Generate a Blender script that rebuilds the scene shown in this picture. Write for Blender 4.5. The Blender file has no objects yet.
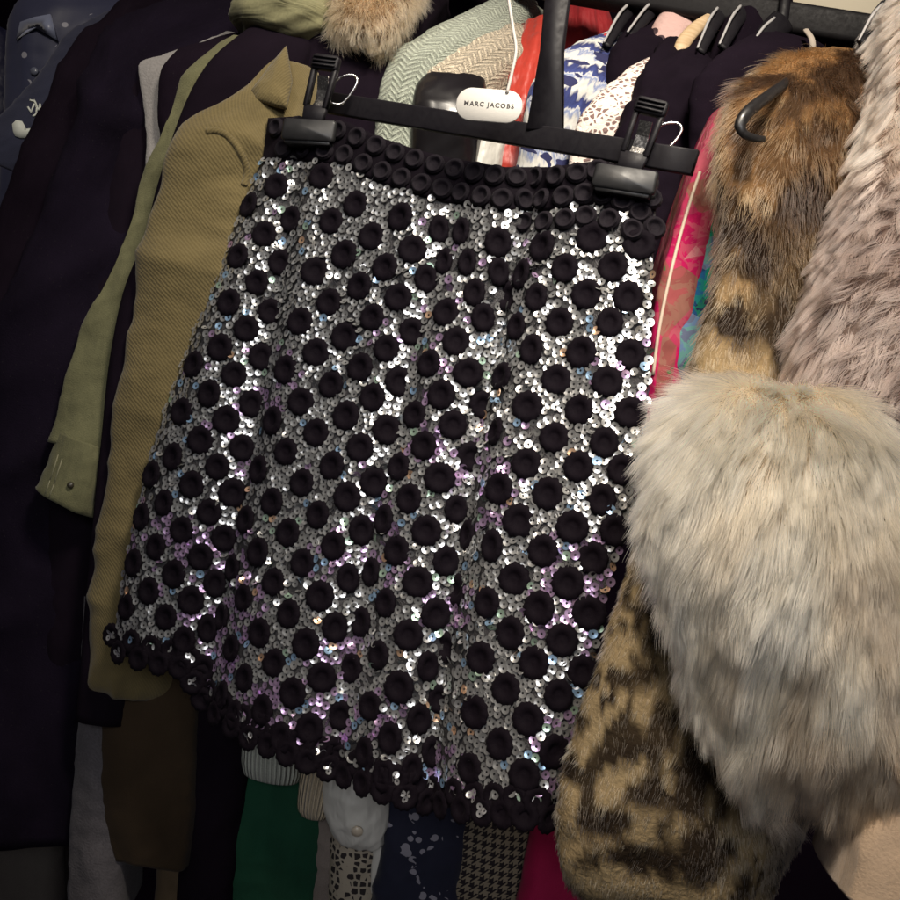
import bpy, bmesh, math, random
import numpy as np
from mathutils import Vector, Matrix
from mathutils.bvhtree import BVHTree
from mathutils.kdtree import KDTree

random.seed(7); RNG = np.random.default_rng(7)
S = bpy.context.scene; COL = S.collection

# ------------------------------------------------------------------ camera frame
FPX = 965.0; TH = math.radians(11.0); CT, ST = math.cos(TH), math.sin(TH); TT = math.tan(TH)
CZ = 1.40
CAM = np.array([0, 0, CZ])
RIGHT = np.array([CT, 0, ST]); UP = np.array([-ST, 0, CT]); FWD = np.array([0, 1.0, 0])

def P(px, py, d):
    px = np.asarray(px, float); py = np.asarray(py, float); d = np.asarray(d, float)
    dx = (px - 450) * d / FPX; dy = (py - 450) * d / FPX
    return dx[..., None] * RIGHT - dy[..., None] * UP + d[..., None] * FWD + CAM

cam = bpy.data.cameras.new('camera'); co = bpy.data.objects.new('camera', cam); COL.objects.link(co)
cam.sensor_width = 36; cam.sensor_fit = 'HORIZONTAL'; cam.lens = 18 * FPX / 450; cam.clip_start = .01; cam.clip_end = 100
m = Matrix(((RIGHT[0], UP[0], -FWD[0], CAM[0]), (RIGHT[1], UP[1], -FWD[1], CAM[1]), (RIGHT[2], UP[2], -FWD[2], CAM[2]), (0, 0, 0, 1)))
co.matrix_world = m; S.camera = co

# ------------------------------------------------------------------ noise
def _h(i, j, k, s):
    n = (i * 374761393 + j * 668265263 + k * 2147483647 + s * 974634777) & 0xFFFFFFFF
    n = ((n ^ (n >> 13)) * 1274126177) & 0xFFFFFFFF
    n = (n ^ (n >> 16)) & 0xFFFF
    return n / 65535.0
def vn(p, f=1.0, seed=0):
    p = np.asarray(p, float) * f
    i = np.floor(p).astype(np.int64); r = p - i; r = r * r * (3 - 2 * r); o = 0
    for a in (0, 1):
        for b in (0, 1):
            for c in (0, 1):
                w = (r[..., 0] if a else 1 - r[..., 0]) * (r[..., 1] if b else 1 - r[..., 1]) * (r[..., 2] if c else 1 - r[..., 2])
                o = o + w * _h(i[..., 0] + a, i[..., 1] + b, i[..., 2] + c, seed)
    return o
def fbm(p, f, seed=0, n=3):
    return sum(vn(p, f * 2 ** k, seed + k) * .5 ** k for k in range(n)) / sum(.5 ** k for k in range(n))

# ------------------------------------------------------------------ objects
def tag(o, label=None, cat=None, group=None, kind=None):
    if label: o['label'] = label
    if cat: o['category'] = cat
    if group: o['group'] = group
    if kind: o['kind'] = kind
    return o
def root(name, loc, label, cat, group=None):
    o = bpy.data.objects.new(name, None); o.empty_display_size = .05; COL.objects.link(o)
    o.location = tuple(float(v) for v in loc); return tag(o, label, cat, group)
def wloc(o):
    v = np.zeros(3)
    while o is not None:
        v += np.array(o.location); o = o.parent
    return v
def obj(name, V, F, mat, parent=None, uv=None, smooth=True, col=None, loc=None):
    """verts in world space; linked as one mesh object relative to its parent"""
    V = np.asarray(V, float)
    if loc is None:
        loc = np.zeros(3) if parent is not None else np.array([V[:, 0].mean(), V[:, 1].mean(), V[:, 2].min()])
    base = (wloc(parent) if parent is not None else 0) + loc
    me = bpy.data.meshes.new(name)
    me.from_pydata((V - base).tolist(), [], [list(map(int, f)) for f in F])
    if uv is not None:
        l = me.uv_layers.new(name='UVMap'); idx = np.empty(len(me.loops), np.int32); me.loops.foreach_get('vertex_index', idx)
        l.data.foreach_set('uv', np.asarray(uv, np.float32)[idx].ravel())
    if col is not None:
        a = me.color_attributes.new('col', 'FLOAT_COLOR', 'POINT')
        c = np.ones((len(V), 4), np.float32); c[:, :3] = col; a.data.foreach_set('color', c.ravel())
    bm = bmesh.new(); bm.from_mesh(me); bmesh.ops.recalc_face_normals(bm, faces=bm.faces); bm.to_mesh(me); bm.free()
    me.polygons.foreach_set('use_smooth', [smooth] * len(me.polygons))
    if mat: me.materials.append(mat)
    o = bpy.data.objects.new(name, me); COL.objects.link(o); o.location = tuple(map(float, loc))
    if parent is not None: o.parent = parent
    return o

# ------------------------------------------------------------------ materials
def srgb(r, g, b):
    f = lambda c: (c / 255 / 12.92) if c / 255 <= .04045 else ((c / 255 + .055) / 1.055) ** 2.4
    return (f(r), f(g), f(b))
class Mat:
    def __init__(s, name, col=(.5, .5, .5), rough=.8, metal=0, spec=.3, sheen=0):
        s.m = bpy.data.materials.new(name); s.m.use_nodes = True; s.t = s.m.node_tree; s.n = s.t.nodes
        s.b = s.n['Principled BSDF']; s.set('Base Color', (*col, 1)); s.set('Roughness', rough); s.set('Metallic', metal)
        s.set('Specular IOR Level', spec); s.set('Sheen Weight', sheen); s.set('Sheen Roughness', .5); s.h = None
    def set(s, k, v): s.b.inputs[k].default_value = v
    def N(s, t, **kw):
        n = s.n.new(t)
        for k, v in kw.items(): setattr(n, k, v)
        return n
    def L(s, a, b): s.t.links.new(a, b)
    def V(s, sock, v):
        if isinstance(v, (int, float)) or isinstance(v, tuple): sock.default_value = v
        else: s.L(v, sock)
    def math(s, op, a, b=0.0, c=0.0):
        n = s.N('ShaderNodeMath', operation=op); s.V(n.inputs[0], a); s.V(n.inputs[1], b); s.V(n.inputs[2], c); return n.outputs[0]
    def uv(s): 
        if not hasattr(s, '_uv'): s._uv = s.N('ShaderNodeTexCoord').outputs['UV']
        return s._uv
    def ob(s):
        if not hasattr(s, '_ob'): s._ob = s.N('ShaderNodeTexCoord').outputs['Object']
        return s._ob
    def map(s, v, scale=(1, 1, 1), rot=(0, 0, 0), loc=(0, 0, 0)):
        n = s.N('ShaderNodeMapping'); s.L(v, n.inputs[0]); n.inputs[1].default_value = loc; n.inputs[2].default_value = rot; n.inputs[3].default_value = scale
        return n.outputs[0]
    def noise(s, v, sc, detail=3, rough=.55, dist=0):
        n = s.N('ShaderNodeTexNoise'); s.L(v, n.inputs['Vector']); n.inputs['Scale'].default_value = sc; n.inputs['Detail'].default_value = detail
        n.inputs['Roughness'].default_value = rough; n.inputs['Distortion'].default_value = dist; return n.outputs['Fac']
    def wave(s, v, sc, dist=0, dscale=1, prof='SIN', dir='X'):
        n = s.N('ShaderNodeTexWave', wave_profile=prof, bands_direction=dir); s.L(v, n.inputs['Vector']); n.inputs['Scale'].default_value = sc
        n.inputs['Distortion'].default_value = dist; n.inputs['Detail Scale'].default_value = dscale; return n.outputs['Fac']
    def voro(s, v, sc, feat='F1', out='Distance', rand=1.0):
        n = s.N('ShaderNodeTexVoronoi', feature=feat); s.L(v, n.inputs['Vector']); n.inputs['Scale'].default_value = sc
        n.inputs['Randomness'].default_value = rand; return n.outputs[out]
    def ramp(s, f, stops, interp='LINEAR'):
        n = s.N('ShaderNodeValToRGB'); s.V(n.inputs[0], f); r = n.color_ramp; r.interpolation = interp
        while len(r.elements) < len(stops): r.elements.new(.5)
        for e, (p, c) in zip(r.elements, stops): e.position = p; e.color = (*c, 1) if len(c) == 3 else c
        return n.outputs[0]
    def mix(s, f, a, b, blend='MIX'):
        n = s.N('ShaderNodeMix', data_type='RGBA', blend_type=blend); s.V(n.inputs[0], f)
        for k, v in ((6, a), (7, b)):
            if isinstance(v, tuple): n.inputs[k].default_value = (*v, 1)
            else: s.L(v, n.inputs[k])
        return n.outputs[2]
    def color(s, c): s.L(c, s.b.inputs['Base Color']); return s
    def bump(s, h, strength=.5, dist=.002):
        n = s.N('ShaderNodeBump'); n.inputs['Strength'].default_value = strength; n.inputs['Distance'].default_value = dist
        s.L(h, n.inputs['Height'])
        if s.h is not None: s.L(s.h, n.inputs['Normal'])
        s.h = n.outputs[0]; s.L(s.h, s.b.inputs['Normal']); return s

def cloth(name, col, rough=.9, var=.25, weave=900, wb=.35, spec=.15, sheen=.05, wr=.25, lint=False):
    M = Mat(name, col, rough, 0, spec, sheen)
    n = M.noise(M.map(M.uv(), (1, .5, 1)), 28, 4)
    lo = tuple(c * (1 - var) for c in col); hi = tuple(c * (1 + var) for c in col)
    f = M.noise(M.uv(), weave, 2)
    base = M.mix(.45, M.ramp(n, [(.3, lo), (.7, hi)]), M.ramp(f, [(.3, lo), (.7, hi)]))
    if lint: base = M.mix(M.math('LESS_THAN', M.voro(M.map(M.uv(), (1, .6, 1), (0, 0, .5)), 260), .085), base, (.02, .017, .02))
    M.color(base)
    M.bump(M.noise(M.map(M.uv(), (1, .45, 1)), 30, 3), wr, .012)
    M.bump(f, wb, .0012)
    return M.m
BLK = cloth('black_wool', (.0070, .0042, .0080), .95, .3, 1200, .3, .05, .0, lint=True)
BLK2 = cloth('navy_black_wool', (.0062, .0040, .0092), .95, .35, 700, .4, .07, .0, lint=True)
BLK3 = cloth('black_cotton', (.0064, .0038, .0073), .95, .3, 1500, .3, .06, .0)

def twill(name, col, per=.0024, rot=.75, s=.4):
    M = Mat(name, col, .85, 0, .2, .15)
    v = M.map(M.uv(), (1, 1, 1), (0, 0, rot))
    w = M.wave(v, 1 / per / 3.1, 2.2, 14)
    n = M.noise(M.uv(), 26, 4); f = M.noise(M.uv(), 700, 2)
    c = M.ramp(n, [(.3, tuple(x * .8 for x in col)), (.7, tuple(x * 1.15 for x in col))])
    c = M.mix(M.math('MULTIPLY', w, .35), tuple(x * .55 for x in col), c) if False else M.mix(.22, c, M.ramp(w, [(.1, tuple(x * .55 for x in col)), (.8, tuple(x * 1.2 for x in col))]))
    M.color(c); M.bump(n, .35, .012); M.bump(w, s, .0012); M.bump(f, .25, .0008); return M.m
OCHRE = twill('ochre_corduroy', (.118, .090, .037))
def plain(name, col, rough=.5, metal=0, spec=.5, bumpy=0, sc=300):
    M = Mat(name, col, rough, metal, spec)
    n = M.noise(M.ob(), sc, 4)
    M.L(M.ramp(n, [(.3, (max(0, rough - .1),) * 3), (.7, (min(1, rough + .1),) * 3)]), M.b.inputs['Roughness'])
    if bumpy: M.bump(n, bumpy, .0005)
    return M.m
PLASTIC = plain('black_plastic', (.007, .006, .008), .55, 0, .2, .2, 200)
CHROME = plain('brushed_steel', (.75, .73, .7), .22, 1, .5, .1, 500)
DULLSTEEL = plain('dull_steel', (.35, .34, .34), .35, 1)
KHAKI = cloth('khaki_cotton', (.105, .102, .053), .88, .35, 900, .5, .15, .1, .9)

# ------------------------------------------------------------------ lofts
def cr(ctrl, n):
    """Catmull-Rom through control rows"""
    c = np.asarray(ctrl, float); k = len(c)
    c = np.vstack([2 * c[0] - c[1], c, 2 * c[-1] - c[-2]])
    ch = np.r_[0, np.cumsum(np.linalg.norm(np.diff(c[1:-1, :3], axis=0), axis=1) + 1e-6)]
    x = np.linspace(0, ch[-1], n); i = np.clip(np.searchsorted(ch, x, side='right') - 1, 0, k - 2)
    t = ((x - ch[i]) / (ch[i + 1] - ch[i]))[:, None]
    p0, p1, p2, p3 = c[i], c[i + 1], c[i + 2], c[i + 3]
    return .5 * (2 * p1 + (p2 - p0) * t + (2 * p0 - 5 * p1 + 4 * p2 - p3) * t ** 2 + (3 * p1 - p0 - 3 * p2 + p3) * t ** 3)

def loft(rows, ridge=0, levels=90, nf=40, bulge=.8, back=.08, fold=.004, ff=(28, 3.5), crease=.0015, cf=45, seed=0, bmax=.06, tilt=TT, bdir=None, sag=0.0):
    """closed solid whose front silhouette runs through rows (left px, right px, centre py, depth[, slope]);
    rows before index `ridge` climb a shoulder line back to the neck"""
    C = []
    for r in rows:
        pl, pr, py, d = r[:4]; sl = r[4] if len(r) > 4 else tilt
        c = (pl + pr) / 2; h = (pr - pl) / 2
        a = P(pl, py - h * sl, d); b = P(pr, py + h * sl, d)
        C.append(np.r_[(a + b) / 2, (b - a) / 2])
    C = np.array(C)
    if bdir is None:
        bdir = (C[0, :3] - C[ridge, :3]) if ridge else np.array([0, 1.0, 0])
    bdir = np.array(bdir, float); bdir[2] = 0; bdir /= np.linalg.norm(bdir)
    X = cr(C, levels); cen, wv = X[:, :3], X[:, 3:]
    w = np.linalg.norm(wv, axis=1)
    bl = np.maximum(((C[0, :3] - cen) @ bdir) if ridge else np.zeros(levels), 0) + back
    a = np.linspace(math.pi, 0, nf); ns = 6
    rr = np.minimum(w * bulge, bmax)
    sec = []
    ca, sa = np.cos(a), np.sin(a)
    front = cen[:, None] + wv[:, None] * ca[None, :, None] - bdir * (rr[:, None] * sa[None, :])[..., None]
    tb = np.linspace(.15, 1, ns)
    rightside = cen[:, None] + wv[:, None] * (1 - .25 * tb ** 2)[None, :, None] + bdir * (bl[:, None] * tb[None])[..., None]
    leftside = cen[:, None] - wv[:, None] * (1 - .25 * tb[::-1] ** 2)[None, :, None] + bdir * (bl[:, None] * tb[::-1][None])[..., None]
    V = np.concatenate([front, rightside, leftside], axis=1)           # levels x K x 3
    K = V.shape[1]
    du = np.r_[0, np.cumsum(np.linalg.norm(np.diff(V, axis=1), axis=2).mean(0))]
    dv = np.r_[0, np.cumsum(np.linalg.norm(np.diff(cen, axis=0), axis=1))]
    U = np.broadcast_to(du[None], (levels, K)); W = np.broadcast_to(dv[:, None], (levels, K))
    # folds: along the outward normal of the front
    tu = np.gradient(V, axis=1); tv = np.gradient(V, axis=0); nn = np.cross(tu, tv); nn /= np.linalg.norm(nn, axis=2, keepdims=True) + 1e-12
    if nn[levels // 2, nf // 2, 1] > 0: nn = -nn
    q = np.stack([U * ff[0], W * ff[1], np.full_like(U, seed * 7.3)], -1)
    disp = fold * (fbm(q, 1, seed, 2) - .5) * 2
    q2 = np.stack([U * cf + W * cf * .5, W * cf, np.full_like(U, seed * 3.1)], -1)
    disp = disp + crease * (1 - np.abs(fbm(q2, 1, seed + 9, 2) - .5) * 4)
    if sag:                                                # soft diagonal creases of a hanging sleeve
        q3 = np.stack([U * 13 + W * 9, W * 8 - U * 5, np.full_like(U, seed * 1.7)], -1); rg_ = 1 - np.abs(2 * vn(q3, 1, seed + 30) - 1)
        q4 = np.stack([U * 30 - W * 12, W * 20 + U * 9, np.full_like(U, seed * 2.9)], -1); r2_ = 1 - np.abs(2 * vn(q4, 1, seed + 31) - 1)
        disp = disp + sag * (rg_ ** 2 - .35) + .35 * sag * (r2_ ** 2 - .35)
    msk = np.ones(K); msk[nf + 2:] = .2
    V = V + nn * (disp * msk[None])[..., None]
    idx = np.arange(levels * K).reshape(levels, K)
    F = []
    nx = np.roll(idx, -1, axis=1)
    q = np.stack([idx[:-1], nx[:-1], nx[1:], idx[1:]], -1).reshape(-1, 4)
    F = q.tolist(); F.append(idx[0].tolist()); F.append(idx[-1][::-1].tolist())
    return V.reshape(-1, 3), F, np.stack([U, W], -1).reshape(-1, 2)

def tube(pts, r, n=12, sub=8, flat=1.0):
    pts = np.asarray(pts, float); r = np.broadcast_to(np.asarray(r, float), (len(pts),))
    X = cr(np.c_[pts, r], max(8, sub * len(pts))); p, rad = X[:, :3], X[:, 3]
    t = np.gradient(p, axis=0); t /= np.linalg.norm(t, axis=1, keepdims=True) + 1e-12
    up = np.array([0, 1, .01]); V = []
    a = np.linspace(0, 2 * math.pi, n, endpoint=False)
    for q, d, s in zip(p, t, rad):
        x = np.cross(d, up); x /= np.linalg.norm(x) + 1e-9; y = np.cross(d, x)
        V.append(q + s * (np.cos(a)[:, None] * x + flat * np.sin(a)[:, None] * y))
    V = np.concatenate(V); m_ = len(p); idx = np.arange(m_ * n).reshape(m_, n); nx = np.roll(idx, -1, 1)
    F = np.stack([idx[:-1], nx[:-1], nx[1:], idx[1:]], -1).reshape(-1, 4).tolist() + [idx[0].tolist(), idx[-1][::-1].tolist()]
    return V, F
def pxtube(pts, rpx, **k):
    p = np.array([P(*q) for q in pts]); r = np.asarray(rpx, float) * np.array([q[2] for q in pts]) / FPX
    return tube(p, r, **k)
def prism(poly, y0, y1, to, bev=0):
    """polygon in local x,z extruded y0..y1 with a small bevelled lip, mapped by `to`"""
    poly = np.asarray(poly, float); n = len(poly); c = poly.mean(0)
    def inset(k):
        d = poly - c; l = np.linalg.norm(d, axis=1, keepdims=True); return c + d * (1 - k / np.maximum(l, 1e-9))
    rings = [(inset(bev), y0), (poly, y0 + bev * np.sign(y1 - y0)), (poly, y1 - bev * np.sign(y1 - y0)), (inset(bev), y1)] if bev else [(poly, y0), (poly, y1)]
    V = np.concatenate([np.c_[r[:, 0], np.full(n, y), r[:, 1]] for r, y in rings])
    F = []
    for k in range(len(rings) - 1):
        for i in range(n): F.append([k * n + i, k * n + (i + 1) % n, (k + 1) * n + (i + 1) % n, (k + 1) * n + i])
    F.append(list(range(n))); F.append(list(range((len(rings) - 1) * n, len(rings) * n))[::-1])
    return to(V), F
def join(parts):
    V, F, o = [], [], 0
    for v, f in parts:
        V.append(v); F += [[i + o for i in q] for q in f]; o += len(v)
    return np.concatenate(V), F
def frame(px, py, d, rot=0, yaw=0):
    """local axes at a point: x right, y away, z up, in metres after scaling pixels; rot clockwise in the picture"""
    o = P(px, py, d); c, s = math.cos(math.radians(rot)), math.sin(math.radians(rot))
    x = RIGHT * c - UP * s; z = RIGHT * s + UP * c
    x = x * math.cos(yaw) - FWD * math.sin(yaw); y = np.cross(z, x)
    k = d / FPX
    return lambda v: o + k * (v[:, :1] * x + v[:, 1:2] * y + v[:, 2:] * z)
def rrect(w, h, r, n=6):
    p = []
    for cx, cz, a0 in ((w / 2 - r, h / 2 - r, 0), (-w / 2 + r, h / 2 - r, 90), (-w / 2 + r, -h / 2 + r, 180), (w / 2 - r, -h / 2 + r, 270)):
        for i in range(n + 1):
            a = math.radians(a0 + 90 * i / n); p.append((cx + r * math.cos(a), cz + r * math.sin(a)))
    return np.array(p)

# ------------------------------------------------------------------ fur
def hair_mat(name, rough=.35, radial=.5):
    m_ = bpy.data.materials.new(name); m_.use_nodes = True; t = m_.node_tree; t.nodes.clear()
    o = t.nodes.new('ShaderNodeOutputMaterial'); h = t.nodes.new('ShaderNodeBsdfHairPrincipled'); a = t.nodes.new('ShaderNodeAttribute')
    h.parametrization = 'COLOR'; a.attribute_name = 'col'; h.inputs['Roughness'].default_value = rough; h.inputs['Radial Roughness'].default_value = radial
    h.inputs['Random Roughness'].default_value = .3
    t.links.new(a.outputs['Color'], h.inputs['Color']); t.links.new(h.outputs[0], o.inputs[0]); return m_
def under_mat(name):
    M = Mat(name, (.1, .1, .1), .95, 0, .05)
    a = M.N('ShaderNodeAttribute', attribute_name='col'); M.color(a.outputs['Color']); M.bump(M.noise(M.ob(), 300, 3), .6, .003); return M.m
HAIR = hair_mat('fur_strands'); UNDER = under_mat('fur_hide')

def fur(parent, V, F, count, L, colfn, groom, lift=.45, jit=.12, clump=30, cstr=.7, rad=.0002, K=8, bend=.35, wave=0, seed=1, cull=-.3, lenfn=None, cvar=.3, name='fur'):
    rng = np.random.default_rng(seed)
    T = np.array([[q[0], q[1], q[2]] for q in F if len(q) == 4] + [[q[0], q[2], q[3]] for q in F if len(q) == 4])
    A, B, C = V[T[:, 0]], V[T[:, 1]], V[T[:, 2]]
    n = np.cross(B - A, C - A); ar = np.linalg.norm(n, axis=1); n /= ar[:, None] + 1e-15
    cen = V.mean(0); cent = (A + B + C) / 3
    if (np.einsum('ij,ij->i', n, cent - cen) * ar).sum() < 0: n = -n
    view = CAM - cent; view /= np.linalg.norm(view, axis=1, keepdims=True)
    ok = np.einsum('ij,ij->i', n, view) > cull
    VN = np.zeros_like(V)
    for k in range(3): np.add.at(VN, T[:, k], n * ar[:, None])
    VN /= np.linalg.norm(VN, axis=1, keepdims=True) + 1e-15
    T = T[ok]; w = ar[ok]; pick = rng.choice(len(T), count, p=w / w.sum())
    u, v = rng.random(count), rng.random(count); f = u + v > 1; u[f], v[f] = 1 - u[f], 1 - v[f]
    b = np.stack([1 - u - v, u, v], 1)
    R = np.einsum('ij,ijk->ik', b, V[T[pick]]); n = np.einsum('ij,ijk->ik', b, VN[T[pick]]); n /= np.linalg.norm(n, axis=1, keepdims=True) + 1e-12
    g = groom(R, n); g = g - n * np.einsum('ij,ij->i', g, n)[:, None]; g /= np.linalg.norm(g, axis=1, keepdims=True) + 1e-9
    g = g + .5 * np.stack([vn(R, 55, seed + 50 + i) - .5 for i in range(3)], 1)
    ln = L * (.55 + .45 * rng.random(count)) * (.75 + .5 * vn(R, 30, seed + 3))
    if lenfn is not None: ln = ln * lenfn(R)
    lf = lift * (.7 + .6 * vn(R, 70, seed + 4))
    d = n * lf[:, None] + g * (1 - lf)[:, None] + rng.normal(0, jit, (count, 3)); d /= np.linalg.norm(d, axis=1, keepdims=True)
    pts = np.empty((count, K, 3)); pts[:, 0] = R - n * .001; st = ln / (K - 1)
    side = np.cross(n, g); ph = vn(R, 40, seed + 8) * 12
    for k in range(1, K):
        t = k / (K - 1)
        dd = d + (g * .6 + np.array([0, 0, -.5])) * bend * t
        if wave: dd = dd + side * (wave * np.sin(t * 6 + ph))[:, None]
        dd /= np.linalg.norm(dd, axis=1, keepdims=True); pts[:, k] = pts[:, k - 1] + dd * st[:, None]
    m_ = max(4, count // clump); kd = KDTree(m_)
    for i in range(m_): kd.insert(R[i], i)
    kd.balance(); own = np.array([kd.find(r)[1] for r in R])
    t = np.linspace(0, 1, K)[None, :, None]
    tgt = pts[own] + (R - R[own])[:, None] * .12
    ind = (cstr * (.5 + .5 * rng.random(count)))[:, None, None]
    pts = pts + (tgt - pts) * ind * t ** 1.3
    c = colfn(R)
    c = np.clip(c * (1 + rng.normal(0, .13, (count, 1))) * (1 - cvar / 2 + cvar * rng.random(m_)[own])[:, None], .004, .9)
    H = bpy.data.hair_curves.new(name); H.add_curves([K] * count)
    H.points.foreach_set('position', (pts - wloc(parent)).astype(np.float32).ravel())
    rr = rad * (1 - np.linspace(0, 1, K) ** 2 * .85)
    H.points.foreach_set('radius', np.tile(rr, count).astype(np.float32))
    a = H.attributes.new('col', 'FLOAT_COLOR', 'CURVE'); cc = np.ones((count, 4), np.float32); cc[:, :3] = c; a.data.foreach_set('color', cc.ravel())
    H.materials.append(HAIR); o = bpy.data.objects.new(name, H); COL.objects.link(o); o.parent = parent
    return o

def base_of(V): return np.array([V[:, 0].mean(), V[:, 1].mean(), V[:, 2].min()])
def garment(name, label, cat, rows, mat, group=None, parts=False, part='body', **k):
    V, F, uv = loft(rows, **k)
    if not parts: return tag(obj(name, V, F, mat, uv=uv), label, cat, group), V, F
    r = root(name, base_of(V), label, cat, group); obj(part, V, F, mat, r, uv=uv); return r, V, F
def bvh(V, F): return BVHTree.FromPolygons([Vector(v) for v in V], F)
def hit(tree, px, py, off=.001):
    d = P(px, py, 1.0) - CAM; d /= np.linalg.norm(d)
    h = tree.ray_cast(Vector(CAM), Vector(d))
    return None if h[0] is None else np.array(h[0]) - d * off
def decal(tree, poly, off=.0012, thick=.0006):
    """a thin printed or sewn patch lying on a surface: polygon fan in picture coordinates laid on the cloth"""
    poly = np.asarray(poly, float); c = poly.mean(0); P0 = [hit(tree, *c, off)]; 
    pts = [hit(tree, *q, off) for q in poly]
    if P0[0] is None or any(p is None for p in pts): return None
    n = len(pts); top = np.array(P0 + pts); bot = top + FWD * thick
    F = [[0, 1 + i, 1 + (i + 1) % n] for i in range(n)] + [[n + 1, n + 2 + (i + 1) % n, n + 2 + i] for i in range(n)]
    F += [[1 + i, n + 2 + i, n + 2 + (i + 1) % n, 1 + (i + 1) % n] for i in range(n)]
    return np.concatenate([top, bot]), F
def stroke(tree, pts, w, off=.0012):
    out = []
    for (x0, y0), (x1, y1) in zip(pts[:-1], pts[1:]):
        l = math.hypot(x1 - x0, y1 - y0) + 1e-6; nx, ny = -(y1 - y0) / l * w / 2, (x1 - x0) / l * w / 2
        ex, ey = (x1 - x0) / l * w * .3, (y1 - y0) / l * w * .3
        q = decal(tree, [(x0 + nx - ex, y0 + ny - ey), (x1 + nx + ex, y1 + ny + ey), (x1 - nx + ex, y1 - ny + ey), (x0 - nx - ex, y0 - ny - ey)], off)
        if q: out.append(q)
    return out

# ================================================================== the sequinned skirt
def poly_at(pts, y):
    pts = sorted(pts, key=lambda q: q[1]); return np.interp(y, [q[1] for q in pts], [q[0] for q in pts])
F1 = [(303, 140), (292, 220), (268, 360), (238, 520), (204, 700), (190, 770)]
F2 = [(455, 190), (440, 260), (415, 340), (393, 450), (367, 560), (345, 690), (335, 790)]
F3 = [(535, 190), (513, 265), (500, 340), (478, 440), (466, 520), (452, 620), (438, 720), (428, 830)]
F4 = [(640, 190), (632, 330), (612, 450), (592, 560), (575, 680), (560, 830)]
def sdepth(px, py):
    px = np.asarray(px, float); py = np.asarray(py, float)
    X = (px - 450) * CT + (py - 450) * ST
    d = .71 + (.87 - .71) * np.clip((170 - X) / 470, -.3, 1.4)
    t = np.clip((py - 140) / 620, 0, 1.2)
    def val(F, a0, a1, w, asym=1.0):
        x = px - poly_at(F, py); w_ = w * (.6 + .6 * t); ww = np.where(x < 0, w_ * asym, w_)
        return (a0 + (a1 - a0) * t) * np.exp(-(np.abs(x) / ww) ** 1.5)
    d = d + val(F1, .008, .026, 17, 2.0) + val(F2, .004, .016, 24, .8) + val(F3, .012, .030, 17, 1.3) + val(F4, .003, .012, 22)
    d = d + .0035 * np.sin(px * .05 + py * .012) * t
    q = np.stack([px * .03, py * .008, np.zeros_like(px)], -1)
    d = d + .004 * (vn(q, 1, 3) - .5)
    lx = poly_at(SL, py); rx = poly_at(SR, py)
    d = d + .014 * np.exp(-np.clip(px - lx, 0, 400) / 12) + .012 * np.exp(-np.clip(rx - px, 0, 400) / 12) - .05 * t
    return d
SL = [(268, 122), (266, 150), (243, 205), (214, 275), (194, 330), (169, 400), (149, 460), (134, 520), (121, 590), (112, 650)]
SR = [(657, 196), (654, 240), (652, 300), (650, 370), (646, 430), (634, 490), (617, 560), (602, 620), (588, 690), (572, 750), (556, 818)]
TOPC = [(268, 118), (300, 116), (345, 121), (382, 138), (418, 150), (455, 159), (505, 167), (550, 167), (603, 160), (635, 172), (657, 196)]
HEM = [(112, 650), (150, 662), (186, 668), (200, 695), (220, 716), (252, 738), (300, 757), (340, 772), (375, 787), (420, 800), (470, 810), (520, 814), (556, 818)]
def along(pts, s):
    p = np.array(pts, float); l = np.r_[0, np.cumsum(np.linalg.norm(np.diff(p, axis=0), axis=1))]; l /= l[-1]
    return np.stack([np.interp(s, l, p[:, 0]), np.interp(s, l, p[:, 1])], -1)
ns, nt = 190, 190
s_ = np.linspace(0, 1, ns); t_ = np.linspace(0, 1, nt)
Ss, Tt = np.meshgrid(s_, t_)
ctop, chem, cl, cr_ = along(TOPC, s_), along(HEM, s_), along(SL, t_), along(SR, t_)
G = (1 - Tt)[..., None] * ctop[None] + Tt[..., None] * chem[None] + (1 - Ss)[..., None] * cl[:, None] + Ss[..., None] * cr_[:, None] \
    - ((1 - Ss) * (1 - Tt))[..., None] * ctop[0] - (Ss * (1 - Tt))[..., None] * ctop[-1] - ((1 - Ss) * Tt)[..., None] * chem[0] - (Ss * Tt)[..., None] * chem[-1]
def swell(p): return p
front = P(G[..., 0], G[..., 1], sdepth(G[..., 0], G[..., 1]))
thick = (.006 + .05 * np.sin(np.pi * Ss) ** .6 * (.3 + .7 * Tt))
rear = P(G[..., 0], G[..., 1], sdepth(G[..., 0], G[..., 1]) + thick)
FM = Mat('silver_lurex', (.045, .043, .046), .6, .5, .4); FM.bump(FM.voro(FM.ob(), 900), .5, .001)
fi = np.arange(ns * nt).reshape(nt, ns)
qf = np.stack([fi[:-1, :-1], fi[:-1, 1:], fi[1:, 1:], fi[1:, :-1]], -1).reshape(-1, 4)
F_ = qf.tolist() + (qf[:, ::-1] + ns * nt).tolist()
b = np.concatenate([fi[0], fi[1:, -1], fi[-1, ::-1][1:], fi[::-1, 0][1:-1]]); bn = np.roll(b, -1)
F_ += np.stack([b, b + ns * nt, bn + ns * nt, bn], -1).tolist()
skV = np.concatenate([front.reshape(-1, 3), rear.reshape(-1, 3)])
skirt = root('skirt', base_of(skV), 'silver sequinned A-line skirt covered in black velvet rings, clipped to a black hanger', 'skirt')
obj('skirt_panel', skV, F_, FM.m, skirt)

def snormal(x, y):
    e = 4.0
    a = P(x + e, y, sdepth(x + e, y)) - P(x - e, y, sdepth(x - e, y)); c = P(x, y + e, sdepth(x, y + e)) - P(x, y - e, sdepth(x, y - e))
    n = np.cross(a, c); n /= np.linalg.norm(n, axis=-1, keepdims=True); return np.where(n[..., 1:2] > 0, -n, n)

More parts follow.
